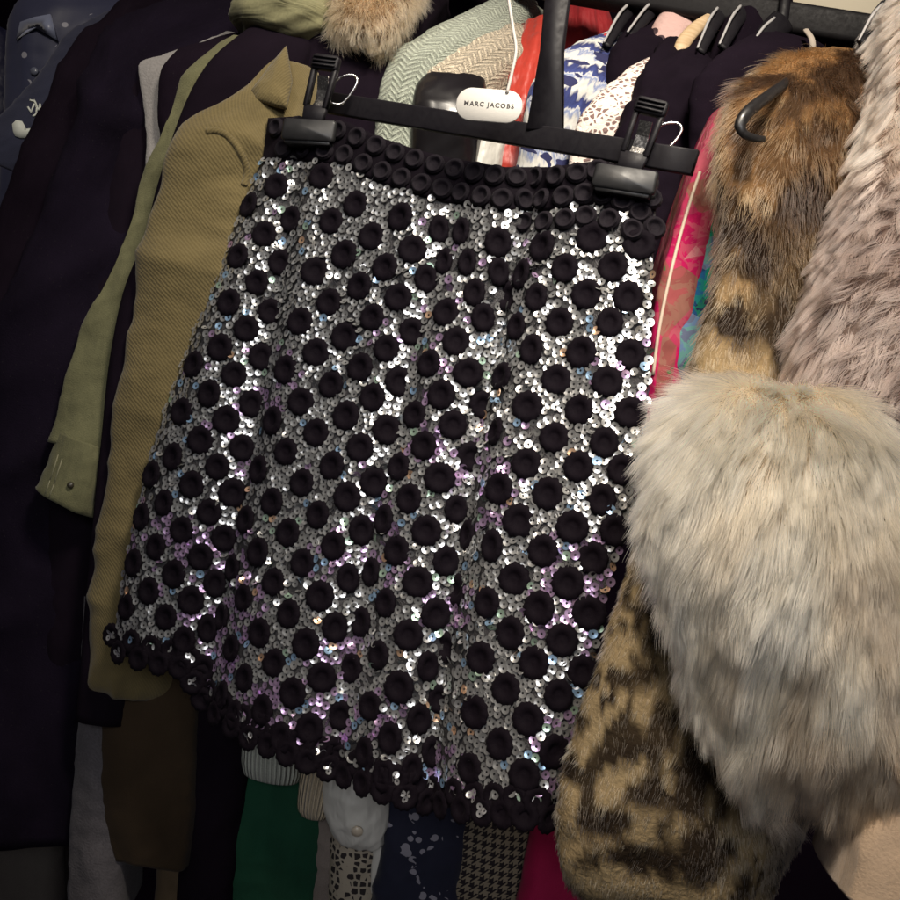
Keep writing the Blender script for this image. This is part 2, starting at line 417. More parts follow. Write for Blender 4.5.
# ring positions by column
COLS = [
 [(163,427),(153,475),(143,517),(135,563),(128,607)],
 [(217,273),(205,318),(195,365),(183,412),(174,457),(165,503),(157,547),(150,591)],
 [(250,206),(239,257),(230,303),(221,348),(210,394),(202,440),(193,485),(183,530),(175,574),(167,617)],
 [(277,187),(265,235),(257,283),(247,329),(235,375),(227,420),(218,467),(210,512),(201,557),(192,600),(185,640)],
 [(292,220),(281,263),(271,312),(262,357),(252,404),(242,448),(233,493),(224,538),(215,583),(207,628),(203,668)],
 [(322,177),(307,225),(294,273),(282,322)],
 [(332,222),(316,272),(301,322),(287,370),(274,421),(260,470),(247,520),(234,568),(223,617),(214,662)],
 [(357,205),(345,255),(330,303),(317,353),(302,402),(287,452),(273,502),(259,552),(245,598),(233,648),(224,695)],
 [(373,237),(360,287),(346,337),(332,385),(317,433),(303,483),(289,533),(275,582),(261,633),(246,678),(236,715)],
 [(401,218),(386,268),(373,318),(361,368),(347,416),(333,466),(319,515),(304,563),(290,614),(276,663),(264,710)],
 [(413,250),(399,298),(387,349),(373,398),(361,448),(348,497),(334,546),(321,596),(307,644),(294,693),(283,738)],
 [(439,230),(426,279),(412,332),(399,382),(387,430),(374,482),(361,530),(348,578),(335,627),(322,677),(310,728)],
 [(445,262),(447,313),(430,364),(416,415),(400,467),(385,520),(372,572),(362,622),(352,668),(341,715),(332,752)],
 [(468,263),(475,293),(457,342),(442,395),(425,446),(410,499),(398,551),(387,603),(380,655),(372,706),(366,752)],
 [(462,232),(498,243),(498,272),(483,318),(468,373),(453,425),(440,478),(427,531),(418,582),(409,635),(400,687),(391,738),(385,775)],
 [(482,405),(470,457),(455,509),(445,561),(435,614),(427,666),(418,719),(411,768)],
 [(469,535),(458,590),(447,647),(438,698),(431,751)],
 [(523,275),(508,297),(518,327),(503,377),(497,432),(500,489),(493,546),(488,603),(482,658),(476,712),(471,768)],
 [(543,247),(537,298),(532,350),(528,407),(527,464),(520,521),(515,579),(511,633),(507,689),(501,744)],
 [(565,269),(560,323),(557,380),(555,438),(549,494),(544,551),(540,608),(535,663),(529,719),(525,775)],
 [(593,238),(587,295),(582,353),(580,410),(579,467),(573,527),(568,583),(562,640),(558,695),(553,751)],
 [(613,268),(610,323),(607,382),(604,443),(602,500),(593,558),(589,613),(582,671),(574,728)],
 [(639,245),(628,298),(630,355),(630,413),(622,470),(614,530),(606,588)],
]
rings = [(x, y) for c in COLS for x, y in c if poly_at(SL, y) + 7 < x < poly_at(SR, y) - 5]
for x, y in [(330, 170), (300, 178)]: pass
VELVET = Mat('black_velvet', (.0042, .0026, .0047), .75, 0, .06, .012)
VELVET.set('Sheen Tint', (.6, .55, .62, 1)); VELVET.bump(VELVET.noise(VELVET.ob(), 1500, 2), .5, .0008)
def ring_shape(R, h, na=40, scal=.035, hole=.36):
    prof = [(.10, .0), (hole * .8, -.1), (hole, .25), (hole + .14, .75), (hole + .3, .98), (.80, .85), (.93, .5), (1.0, .1), (.98, -.12), (.0, -.3)]
    a = np.linspace(0, 2 * math.pi, na, endpoint=False); V = []
    for r, z in prof[:-1]:
        s = 1 + scal * np.cos(12 * a) * max(0, r - .5) * 2 + .012 * np.sin(3 * a + r)
        V.append(np.stack([np.cos(a) * r * R * s, np.sin(a) * r * R * s, np.full(na, z * h) * (1 + .06 * np.cos(26 * a))], -1))
    V = np.concatenate(V); k = len(prof) - 1; idx = np.arange(k * na).reshape(k, na); nx = np.roll(idx, -1, 1)
    F = np.stack([idx[:-1], nx[:-1], nx[1:], idx[1:]], -1).reshape(-1, 4).tolist() + [idx[0].tolist(), idx[-1][::-1].tolist()]
    return V, F
def ring_frame(x, y, lift=.0012, spin=0.0):
    n = snormal(x, y); p = P(x, y, sdepth(x, y)) + n * lift
    u = np.cross(n, UP); u /= np.linalg.norm(u); w = np.cross(n, u); c, s = math.cos(spin), math.sin(spin)
    return p, np.stack([u * c + w * s, w * c - u * s, n], 1)
RR = .0122
rV, rF = ring_shape(RR, .0024, scal=.055, hole=.38)
rmesh = obj('velvet_ring', rV, rF, VELVET.m, skirt, loc=np.zeros(3)); me0 = rmesh.data
me0.transform(Matrix.Translation(Vector(np.array(wloc(skirt)))))     # mesh centred on its own origin
kept = []
for q in rings:
    if all(math.hypot(q[0] - r[0], q[1] - r[1]) > 20.5 * .76 / float(sdepth(*q)) for r in kept): kept.append(q)
rings = kept
rs = np.array(rings, float); nr = snormal(rs[:, 0], rs[:, 1]); dr = sdepth(rs[:, 0], rs[:, 1])
face = np.abs(np.einsum('ij,ij->i', nr, (P(rs[:, 0], rs[:, 1], dr) - CAM) / np.linalg.norm(P(rs[:, 0], rs[:, 1], dr) - CAM, axis=1, keepdims=True)))
hidden = rs[:, 0] > 600 + (560 - rs[:, 1]) * .25
score = face / dr ** 2 * np.where(hidden & (rs[:, 1] > 480), .2, 1)
dm = np.hypot(rs[:, None, 0] - rs[None, :, 0], rs[:, None, 1] - rs[None, :, 1]) + np.eye(len(rs)) * 999
squeeze = np.clip(dm.min(1) * dr / .76 / 33, .68, 1)          # rings crowded together in a fold are turned edge on
gsign = np.sign(sdepth(rs[:, 0] + 6, rs[:, 1]) - sdepth(rs[:, 0] - 6, rs[:, 1])) * -1
rng_r = np.random.default_rng(99)
order = np.argsort(-score); restV = []
for k, i in enumerate(order):
    p, R3 = ring_frame(*rs[i], lift=.0018); sc = np.array([squeeze[i], 1.0, 1.0]) * (.94 + .12 * random.random()); tl = rng_r.normal(0, .07, 2); pk = tl[0]; ck, sk = math.cos(pk), math.sin(pk)
    R3 = np.stack([R3[:, 0] * ck + R3[:, 2] * sk, R3[:, 1], R3[:, 2] * ck - R3[:, 0] * sk], 1); sp_ = 0.0; ck, sk = math.cos(sp_), math.sin(sp_)
    R3 = np.stack([R3[:, 0] * ck + R3[:, 1] * sk, R3[:, 1] * ck - R3[:, 0] * sk, R3[:, 2]], 1)
    if k < 100:
        o = rmesh if k == 0 else rmesh.copy()
        if k: COL.objects.link(o); o.parent = skirt
        M4 = Matrix.Identity(4)
        for a in range(3):
            for b_ in range(3): M4[a][b_] = R3[a][b_] * sc[b_]
        o.matrix_basis = Matrix.Translation(Vector(p - wloc(skirt))) @ M4
    else: restV.append((p + (rV * sc) @ R3.T, rF))
V, F = join(restV); o = obj('velvet_rings', V, F, VELVET.m, skirt); o['kind'] = 'stuff'

# waistband: rows of touching smaller rings on a black band
BAND = Mat('black_soutache', (.0066, .0046, .0075), .75, 0, .12, .02); BAND.bump(BAND.noise(BAND.ob(), 1500, 2), .5, .0008)
wV, wF = ring_shape(.0088, .0028, 32, .02, .5)
band_bot = [(q[0] - (8 if q[0] > 600 else 6), q[1] + 44) for q in TOPC]
def ribbon(a, b, off, n=120, m=10):
    A, B = along(a, np.linspace(0, 1, n)), along(b, np.linspace(0, 1, n)); t = np.linspace(0, 1, m)[:, None, None]
    g = A[None] * (1 - t) + B[None] * t
    x, y = g[..., 0], g[..., 1]; d = sdepth(x, y); f = P(x, y, d - off); r = P(x, y, d + .004)
    V = np.concatenate([f.reshape(-1, 3), r.reshape(-1, 3)]); i = np.arange(n * m).reshape(m, n)
    q = np.stack([i[:-1, :-1], i[:-1, 1:], i[1:, 1:], i[1:, :-1]], -1).reshape(-1, 4)
    bb = np.concatenate([i[0], i[1:, -1], i[-1, ::-1][1:], i[::-1, 0][1:-1]]); bn = np.roll(bb, -1)
    return V, q.tolist() + (q[:, ::-1] + n * m).tolist() + np.stack([bb, bb + n * m, bn + n * m, bn], -1).tolist()
V, F = ribbon(TOPC, band_bot, .0015)
band = obj('waistband', V, F, VELVET.m, skirt)
small = obj('velvet_ring', wV, wF, BAND.m, band, loc=np.zeros(3)); small.data.transform(Matrix.Translation(Vector(wloc(band))))
small_used = [False]
def put_small(parent, x, y, sc=1.0):
    p, R3 = ring_frame(x, y, .0022, random.random() * 6); sc *= .96 + .08 * random.random()
    if not small_used[0]: o = small; small_used[0] = True
    else: o = small.copy(); COL.objects.link(o); o.parent = parent
    M4 = Matrix.Identity(4)
    for a in range(3):
        for b_ in range(3): M4[a][b_] = R3[a][b_] * sc
    o.matrix_basis = Matrix.Translation(Vector(p - wloc(parent))) @ M4
band_rings = []
for k, (off, ph) in enumerate(((3, 0), (25, .5))):
    n = 20
    for i in range(n):
        s = (i + .5 + ph * .98) / n
        if s > 1: continue
        q = along(TOPC, np.array([s]))[0]; x, y = q[0] - off * .14, q[1] + 8 + off; put_small(band, x, y); band_rings.append((x, y))
for s in (.66, .71, .76, .81, .87, .93):
    q = along(TOPC, np.array([s]))[0]; x, y = q[0] - 6, q[1] + 56; put_small(band, x, y); band_rings.append((x, y))

# hem: a border of overlapping rings
hp = along(HEM, np.linspace(0, 1, 200)); V, F = ribbon([(x + 3, y - 22) for x, y in HEM], [(x, y + 2) for x, y in HEM], .0015)
hem = obj('hem_border', V, F, VELVET.m, skirt); hem_rings = []
big = rmesh
for off, n, ph, lo in ((5, 24, .5, 0), (-9, 24, 0, 0)):
    for i in range(n):
        q = along(HEM, np.array([min(1, (i + ph) / n)]))[0]; x, y = q[0] - off * .1, q[1] - 6 + off
        p, R3 = ring_frame(x, y - max(0, off), .003 if off > 0 else .0015, random.random() * 6)
        p = p - UP * max(0, off) * .87 / FPX
        o = rmesh.copy(); COL.objects.link(o); o.parent = hem; M4 = Matrix.Identity(4)
        for a in range(3):
            for b_ in range(3): M4[a][b_] = R3[a][b_] * .86
        o.matrix_basis = Matrix.Translation(Vector(p - wloc(hem))) @ M4; hem_rings.append((x, y))

# sequins: thousands of tiny cupped discs with a hole
def inside(x, y):
    return (x > poly_at(SL, y) + 1) & (x < poly_at(SR, y) - 1) & (y > np.interp(x, [q[0] for q in band_bot], [q[1] for q in band_bot]) - 2) & \
        (y < np.interp(x, [q[0] for q in HEM], [q[1] for q in HEM]) - 16)
pts = []; grid = {}
def add(x, y, k):
    d = float(sdepth(x, y)); f = min(1, max(.3, abs(float(snormal(np.array(x), np.array(y))[1])))); r = k * .76 / d * (.45 + .55 * f); gx, gy = int(x / 8), int(y / 8)
    for a in (-1, 0, 1):
        for b_ in (-1, 0, 1):
            for q in grid.get((gx + a, gy + b_), ()):
                if (q[0] - x) ** 2 + (q[1] - y) ** 2 < r * r: return
    grid.setdefault((gx, gy), []).append((x, y)); pts.append((x, y))
for x, y in rings:                                        # a collar of sequins round each ring
    p0, R3 = ring_frame(x, y); a0 = random.random() * 6
    for k in range(14):
        a = a0 + 2 * math.pi * (k + random.random() * .3) / 14; v = p0 + R3[:, 0] * math.cos(a) * RR * 1.17 + R3[:, 1] * math.sin(a) * RR * 1.17 - CAM
        dpt = v @ FWD; px, py = 450 + v @ RIGHT / dpt * FPX, 450 - v @ UP / dpt * FPX
        if inside(np.array(px), np.array(py)) and np.min(np.hypot(rs[:, 0] - px, rs[:, 1] - py) * dpt / FPX) > RR * .72: add(px, py, 5.3)
cand = np.random.default_rng(3).random((70000, 2)) * np.array([560, 710]) + np.array([105, 120])
cand = cand[inside(cand[:, 0], cand[:, 1])]
fc = np.abs(snormal(cand[:, 0], cand[:, 1])[:, 1]); cd = sdepth(cand[:, 0], cand[:, 1])
dd = np.min(np.hypot(cand[:, None, 0] - rs[None, :, 0], cand[:, None, 1] - rs[None, :, 1]), axis=1) * cd / FPX
for x, y in cand[dd > RR * .98 * np.clip(fc, .55, 1)]: add(x, y, 5.6)
br_ = np.array(band_rings); pts = np.array(pts); pts = pts[np.min(np.hypot(pts[:, None, 0] - br_[None, :, 0], pts[:, None, 1] - br_[None, :, 1]), axis=1) > 11]; nS = len(pts)
rg = np.random.default_rng(11)
SN = snormal(pts[:, 0], pts[:, 1]); SP = P(pts[:, 0], pts[:, 1], sdepth(pts[:, 0], pts[:, 1]))
stat = np.clip((fbm(np.c_[pts * .014, np.full(nS, 4.0)], 1, 66, 2) - .47) / .08, 0, 1) * .42 + .05
tilt = np.where(rg.random(nS) < stat, rg.normal(0, .65, nS), rg.normal(0, .10, nS))[:, None]
rnd = rg.normal(0, 1, (nS, 3)); rnd -= SN * np.einsum('ij,ij->i', rnd, SN)[:, None]; rnd /= np.linalg.norm(rnd, axis=1, keepdims=True)
N2 = SN + rnd * np.tan(np.clip(tilt, -1.1, 1.1)); N2 /= np.linalg.norm(N2, axis=1, keepdims=True)
U2 = np.cross(N2, np.array([.3, .2, .9])); U2 /= np.linalg.norm(U2, axis=1, keepdims=True); W2 = np.cross(N2, U2)
na = 12; a = np.linspace(0, 2 * math.pi, na, endpoint=False)
prof = [(.27, -.03), (.62, .02), (1.0, .10)]
rsq = .0033 * (.9 + .2 * rg.random(nS))
C0 = SP + SN * (.0008 + .0018 * rg.random(nS))[:, None]
layers = [C0[:, None] + rsq[:, None, None] * (np.cos(a)[None, :, None] * U2[:, None] * r + np.sin(a)[None, :, None] * W2[:, None] * r + N2[:, None] * z) for r, z in prof]
SV = np.stack(layers, 1).reshape(-1, 3)                    # nS x 3 x na
idx = np.arange(nS * 3 * na).reshape(nS, 3, na); nx = np.roll(idx, -1, 2)
SF = np.stack([idx[:, :-1], nx[:, :-1], nx[:, 1:], idx[:, 1:]], -1).reshape(-1, 4).tolist()
tone = np.tile(np.array([[.60, .605, .60]]), (nS, 1)) * (.75 + .25 * rg.random((nS, 1)))
pz = fbm(np.c_[pts * .018, np.zeros(nS)], 1, 21, 2); low = np.clip((pts[:, 1] - 330) / 200, .15, 1)
for msk, c in (((pz > .58) & (rg.random(nS) < .6 * low), (.60, .42, .66)), (rg.random(nS) < .03, (.45, .68, .95)), (rg.random(nS) < .014, (.9, .6, .4)), (rg.random(nS) < .02, (.55, .75, .6))):
    tone[msk] = np.array(c)
SQ = Mat('silver_sequin', (.8, .8, .8), .28, .82, .5)
SQ.color(SQ.N('ShaderNodeAttribute', attribute_name='col').outputs['Color'])
o = obj('sequins', SV, SF, SQ.m, skirt, col=np.repeat(tone, 3 * na, 0)); o['kind'] = 'stuff'
hv = []
for k, (x, y) in enumerate(hem_rings):
    if k % 4: continue
    n = snormal(x, y); p = P(x, y, sdepth(x, y)) + n * .0035; u = np.cross(n, UP); u /= np.linalg.norm(u); w = np.cross(n, u)
    for j in range(3):
        a_ = 2.1 * j + k; nn_ = n + .3 * np.array([rg.normal(), rg.normal(), rg.normal()]); nn_ /= np.linalg.norm(nn_)
        uu = np.cross(nn_, UP); uu /= np.linalg.norm(uu); ww = np.cross(nn_, uu); c_ = p + (u * math.cos(a_) + w * math.sin(a_)) * .0028
        v = np.concatenate([c_ + .0026 * (np.cos(a)[:, None] * uu * r + np.sin(a)[:, None] * ww * r + nn_ * z) for r, z in prof])
        i_ = np.arange(3 * na).reshape(3, na); nx_ = np.roll(i_, -1, 1); hv.append((v, np.stack([i_[:-1], nx_[:-1], nx_[1:], i_[1:]], -1).reshape(-1, 4).tolist()))
V, F = join(hv); o = obj('sequins', V, F, SQ.m, hem, col=np.full((len(V), 3), .8)); o['kind'] = 'stuff'
print('rings', len(rings), 'sequins', nS)

# ================================================================== skirt hanger, clips, tag
hang = root('clip_hanger', P(515, 135, .775), 'black clip hanger with two bulldog clips gripping the sequinned skirt waistband', 'hanger')
def bar(a, b, w, h, to_depth=True, rim=.2):
    A, B = P(*a), P(*b); ax = (B - A) / np.linalg.norm(B - A); zz = UP - ax * (UP @ ax); zz /= np.linalg.norm(zz); yy = np.cross(zz, ax)
    sec = rrect(w, h, min(w, h) * rim, 4); V = []
    for q in np.linspace(0, 1, 14): V.append(A + (B - A) * q + sec[:, :1] * yy + sec[:, 1:] * zz)
    n = len(sec); V = np.concatenate(V); i = np.arange(14 * n).reshape(14, n); nx = np.roll(i, -1, 1)
    return V, np.stack([i[:-1], nx[:-1], nx[1:], i[1:]], -1).reshape(-1, 4).tolist() + [i[0].tolist(), i[-1][::-1].tolist()]
V, F = bar((330, 103, .862), (695, 163, .708), .007, .0185)
obj('hanger_bar', V, F, PLASTIC, hang)
neck = frame(551, 62, .765, 6, .33)
V, F = prism([(-17, -70), (-12, 10), (-13, 100), (13, 100), (12, 10), (20, -70)], -5, 5, neck, 2)
obj('hanger_neck', V, F, PLASTIC, hang)
V, F = pxtube([(547, -35, .765), (545, -75, .77), (556, -118, .80), (585, -135, .87), (612, -112, .95), (606, -88, .99)], 3.2)
obj('hook', V, F, CHROME, hang)
def clip(px, py, d, k, rot, lean):
    c = tag(bpy.data.objects.new('bulldog_clip', None)); COL.objects.link(c); c.parent = hang
    c.location = tuple(P(px, py, d) - wloc(hang))
    to = frame(px, py, d, rot, .3); t2 = frame(px, py, d, lean, .3)
    K = lambda v: np.asarray(v) * np.array([k, k])
    V, F = join([prism(K(rrect(58, 22, 4)), -13 * k, -5 * k, to, 2.2 * k), prism(K(rrect(57, 20, 4)), 3 * k, 9 * k, to, 2 * k), prism(K(rrect(50, 5, 2) + np.array([0, -11.5])), -11 * k, 7 * k, to, .8 * k)])
    obj('jaw', V, F, JAW, c)
    lev = [prism(K([(-11, 8), (-13, 26), (13, 26), (11, 8)]), -10 * k, -4 * k, t2, 1.2 * k)]
    for s in (-1, 1): lev.append(prism(K([(s * 13, 24), (s * 8.5, 24), (s * 9.5, 66), (s * 14, 66)]), -11 * k, -4 * k, t2, .9 * k))
    lev.append(prism(K(rrect(30, 15, 4) + np.array([0, 69])), -13 * k, -5 * k, t2, 1.6 * k))
    for z in (65, 69, 73): lev.append(prism(K(rrect(25, 1.8, .8) + np.array([0, z])), -15 * k, -12 * k, t2, .5 * k))
    V, F = join(lev); obj('lever', V, F, PLASTIC, c)
    cv = []
    for z0, z1, y0, y1 in ((24, 34, -6, -1), (34, 44, -1, -3), (44, 56, -3, -9)):
        q = np.array([[-6, y0, z0], [6, y0, z0], [6, y1, z1], [-6, y1, z1], [-6, y0 + 1.2, z0], [6, y0 + 1.2, z0], [6, y1 + 1.2, z1], [-6, y1 + 1.2, z1]]) * k
        cv.append((t2(q), [[0, 1, 2, 3], [7, 6, 5, 4], [0, 4, 5, 1], [1, 5, 6, 2], [2, 6, 7, 3], [3, 7, 4, 0]]))
    V, F = join(cv); obj('spring_plate', V, F, CHROME, c, smooth=False)
    loop = np.array([[10, 2, 34], [20, 5, 36], [28, 6, 50], [30, 6, 62], [24, 5, 66], [14, 3, 62], [9, 2, 56]]) * k
    V, F = tube(t2(loop), 1.3 * k * d / FPX, n=8); obj('wire_loop', V, F, CHROME, c)
JAW = plain('smoky_clip_plastic', (.014, .014, .015), .45, 0, .35, .25, 100)
clip(313, 134, float(sdepth(313, 134)) - .003, 1.0, 9, 14); clip(626, 183, float(sdepth(626, 183)) - .003, 1.1, 14, 20)

tg = root('swing_tag', P(489, 105, .742), 'white pill-shaped swing tag with grey lettering hanging on the skirt hanger bar', 'tag')
TAGM = Mat('white_card', (.52, .50, .46), .5, 0, .4); TAGM.bump(TAGM.noise(TAGM.ob(), 400, 3), .08, .0005)
tf = frame(489, 105.5, .738, 7.5, .15)
V, F = prism(rrect(67, 33, 15.5, 10), -1.2, 1.2, tf, .8); card = obj('tag_card', V, F, TAGM.m, tg)
def text_mesh(txt, size, space):
    c = bpy.data.curves.new('lettering', 'FONT'); c.body = txt; c.size = size; c.space_character = space; c.align_x = 'CENTER'; c.align_y = 'CENTER'; c.offset = size * .03
    c.resolution_u = 3; o = bpy.data.objects.new('lettering', c); COL.objects.link(o); bpy.context.view_layer.update()
    me = o.evaluated_get(bpy.context.evaluated_depsgraph_get()).to_mesh()
    V = np.array([v.co[:] for v in me.vertices]); F = [list(p.vertices) for p in me.polygons]
    bpy.data.objects.remove(o); return V, F
V, F = text_mesh('MARC JACOBS', 6.5, 1.26)
INK = plain('grey_ink', (.06, .056, .056), .8, 0, .1)
obj('lettering', tf(np.c_[V[:, 0], np.full(len(V), -1.35), V[:, 1]]), F, INK, card, smooth=False)
V, F = pxtube([(507, 93, .735), (512, 72, .737), (516, 50, .742), (513, 28, .75), (509, 2, .76), (505, -30, .77)], 1.7, n=8)
obj('tag_string', V, F, plain('grey_cord', (.42, .39, .36), .6), tg)

# ================================================================== clothes on the left of the rack
GB = 'black coats and jackets packed on the left of the rail'
# far left edge: navy blouse with dots
NB = Mat('dotted_navy_satin', (.012, .013, .035), .45, 0, .4)
dt = NB.voro(NB.uv(), 38, 'F1'); cid = NB.voro(NB.uv(), 38, 'F1', 'Color')
sepc = NB.N('ShaderNodeSeparateColor'); NB.L(cid, sepc.inputs[0])
NB.color(NB.mix(NB.math('LESS_THAN', dt, .22), (.011, .012, .034), NB.ramp(sepc.outputs[0], [(.0, (.45, .02, .03)), (.45, (.5, .5, .52))], 'CONSTANT')))
NB.bump(NB.noise(NB.uv(), 30, 3), .4, .01)
garment('blouse', 'navy blouse with red and white dots at the far left edge of the rack', 'blouse',
        [(-60, 10, 25, 1.20), (-62, 13, 60, 1.19), (-64, 14, 120, 1.18), (-70, 10, 200, 1.18), (-80, 4, 300, 1.18)], NB.m, fold=.006, bulge=.5, bmax=.03, seed=2)
# navy satin shirt with collar
NS = Mat('navy_satin', (.018, .021, .052), .5, 0, .5, .15)
NS.color(NS.mix(NS.math('MULTIPLY', NS.math('LESS_THAN', NS.voro(NS.uv(), 55), .2), NS.math('GREATER_THAN', NS.noise(NS.uv(), 20, 2), .52)), (.018, .021, .052), (.22, .22, .26)))
NS.bump(NS.noise(NS.map(NS.uv(), (1, .5, 1)), 12, 2), .3, .014); NS.bump(NS.noise(NS.uv(), 900, 2), .15, .0006)
r_, V, F = garment('satin_shirt', 'navy satin shirt with its collar gloss painted pale and a snap button, hanging far left', 'shirt',
        [(48, 190, 4, 1.15), (26, 190, 18, 1.135), (12, 185, 40, 1.12), (9, 175, 75, 1.115), (8, 160, 120, 1.11), (4, 140, 200, 1.11), (-8, 120, 300, 1.11)], NS.m,
        parts=True, fold=.008, ff=(30, 4), bulge=.45, bmax=.05, seed=4)
tr = bvh(V, F)
NSC = Mat('navy_satin_painted_gloss', (.17, .19, .28), .4, 0, .5, .1); NSC.bump(NSC.noise(NSC.ob(), 60, 3), .3, .004)  # the collar's gloss highlight is put into a paler base colour
def slab(pts, thick, name, mat, parent, sub=3, curve=.004):
    """a folded flap of cloth: polygon of (px, py, depth), given thickness and a soft rounded edge"""
    p = np.array([P(*q) for q in pts]); c = p.mean(0); n = np.cross(p[1] - p[0], p[2] - p[0]); n /= np.linalg.norm(n)
    if n[1] > 0: n = -n
    k = len(p); pp = []
    for i in range(k):
        for s in np.linspace(0, 1, sub + 1)[:-1]: pp.append(p[i] * (1 - s) + p[(i + 1) % k] * s)
    p = np.array(pp); k = len(p); L = []
    for sc, z in ((0.0, 1.0 + curve / thick), (.6, 1.0 + curve * .7 / thick), (.93, 1.0), (1.0, .5), (.97, 0)):
        L.append(c + (p - c) * sc + n * z * thick)
    V = np.concatenate(L + [c[None] ]); m_ = len(L); idx = np.arange(m_ * k).reshape(m_, k); nx = np.roll(idx, -1, 1)
    F = np.stack([idx[:-1], nx[:-1], nx[1:], idx[1:]], -1).reshape(-1, 4).tolist() + [[m_ * k, idx[-1][i], nx[-1][i]] for i in range(k)]
    bm = bmesh.new(); 
    V = V + n * (fbm(V, 60, 5, 2) - .5)[:, None] * .004
    uv = np.stack([(V - c) @ RIGHT, (V - c) @ UP], -1); bm.free()
    return obj(name, V, F, mat, parent, uv=uv)
for poly in ([(16, 40), (20, 22), (34, 17), (50, 14), (57, 40), (46, 33), (36, 27), (26, 30)], [(100, 18), (120, 12), (146, 8), (152, 24), (138, 30), (120, 20)]):
    q = decal(tr, poly, .005, .005)
    if q: obj('collar', *q, NSC.m, r_)
q = decal(tr, [(34 + 4 * math.cos(a), 71 + 4 * math.sin(a)) for a in np.linspace(0, 6.28, 14)[:-1]], .003, .002)
if q: obj('snap_button', *q, plain('pearl_snap', (.10, .11, .15), .3, 0, .5), r_)
ringp = [(88 + 5.5 * math.cos(a), 34 + 5.5 * math.sin(a)) for a in np.linspace(0, 6.28, 18)]
# navy tee with white print
NT = cloth('navy_jersey', (.022, .024, .045), .9, .2, 1200, .25, .15, .2)
r_, V, F = garment('t_shirt', 'dark navy short sleeved top with white script and a white bird print on its sleeve', 't-shirt',
        [(150, 210, 22, 1.09), (112, 175, 36, 1.07), (78, 140, 54, 1.045), (60, 118, 78, 1.03), (40, 100, 104, 1.02), (16, 84, 132, 1.015), (-8, 62, 154, 1.015), (-20, 44, 168, 1.015)], NT,
        parts=True, part='sleeve', ridge=2, fold=.004, tilt=.45, seed=6, back=.12)
tr = bvh(V, F); WP = plain('white_print', (.5, .52, .47), .8)
bird = [(13, 131), (12, 124), (16, 120), (22, 121), (25, 126), (26, 130), (31, 128), (30, 134), (26, 138), (20, 138), (15, 136)]
q = decal(tr, bird); 
if q: obj('print', *q, WP, r_)
q = []
q2_ = []
for s in ([(28, 107), (31, 112), (34, 104)], [(34, 100), (37, 106), (36, 114), (33, 116)], [(36, 106), (39, 110), (40, 104)], [(40, 106), (43, 112), (46, 110)], [(41, 116), (44, 120)],
          [(30, 100), (34, 101)], [(70, 53), (73, 50)], [(78, 52), (82, 49)], [(84, 50), (88, 47)], [(96, 42), (102, 39), (104, 42)], [(103, 38), (110, 36), (111, 40)], [(38, 113), (42, 110)]):
    (q if s[0][0] < 60 else q2_).extend(stroke(tr, s, 1.7))
for k_ in (q, q2_):
    if k_: obj('script_print', *join(k_), WP, r_)
V, F, uv = loft([(10, 15, 182, 1.0), (9, 14, 190, 1.0), (7, 12, 200, 1.0)], levels=12, nf=10, back=.004, fold=0, crease=0)
tag(obj('hang_tag', V, F, plain('red_tag', (.45, .012, .015), .5)), 'narrow red tag poking out below the printed navy sleeve', 'tag')

rr_, cV, cF = garment('coat', 'long black wool coat with a rounded shoulder beside the printed navy sleeve', 'coat',
        [(205, 265, 8, 1.10), (150, 220, 22, 1.065), (112, 180, 38, 1.035), (86, 160, 56, 1.0), (70, 150, 88, .985), (54, 140, 130, .98), (34, 130, 180, .98), (8, 110, 260, .98), (-20, 100, 350, .98), (-50, 80, 500, .98), (-70, 66, 660, .985), (-80, 58, 828, .99)],
        BLK, GB, parts=True, part='coat_body', ridge=4, fold=.018, ff=(20, 2), seed=8, sag=.012)
tr = bvh(cV, cF); bd = []
rb = np.random.default_rng(5)
for i in range(26):
    x, y = 26 + rb.random() * 46, 590 + rb.random() * 60
    h = hit(tr, x, y, .001)
    if h is None: continue
    a = np.linspace(0, 6.28, 7)[:-1]; v = np.array([h + .0008 * (RIGHT * math.cos(k) + UP * math.sin(k)) for k in a] + [h - FWD * .001, h + FWD * .001])
    bd.append((v, [[j, (j + 1) % 6, 6] for j in range(6)] + [[(j + 1) % 6, j, 7] for j in range(6)]))
garment('coat', 'wide navy black overcoat with a broad plain front, second in from the printed sleeve', 'coat',
        [(230, 280, 12, 1.06), (178, 255, 26, 1.02), (132, 215, 44, .98), (109, 195, 64, .955), (99, 182, 95, .945), (80, 165, 150, .94), (50, 148, 225, .94), (20, 132, 300, .94), (-8, 118, 370, .94), (-30, 104, 500, .945), (-40, 92, 650, .95), (-45, 84, 828, .95)],
        BLK2, GB, ridge=4, fold=.018, ff=(18, 1.6), seed=10, sag=.012)
garment('jacket', 'black jacket with a domed sleeve head in front of the pale grey knit', 'jacket',
        [(165, 215, 50, .99), (135, 190, 66, .96), (122, 172, 82, .945), (118, 162, 104, .938), (116, 158, 140, .935), (106, 150, 220, .935), (82, 138, 330, .935), (62, 120, 460, .935), (48, 100, 620, .94), (36, 76, 780, .945), (30, 70, 835, .945)],
        BLK3, GB, ridge=3, fold=.006, seed=12)
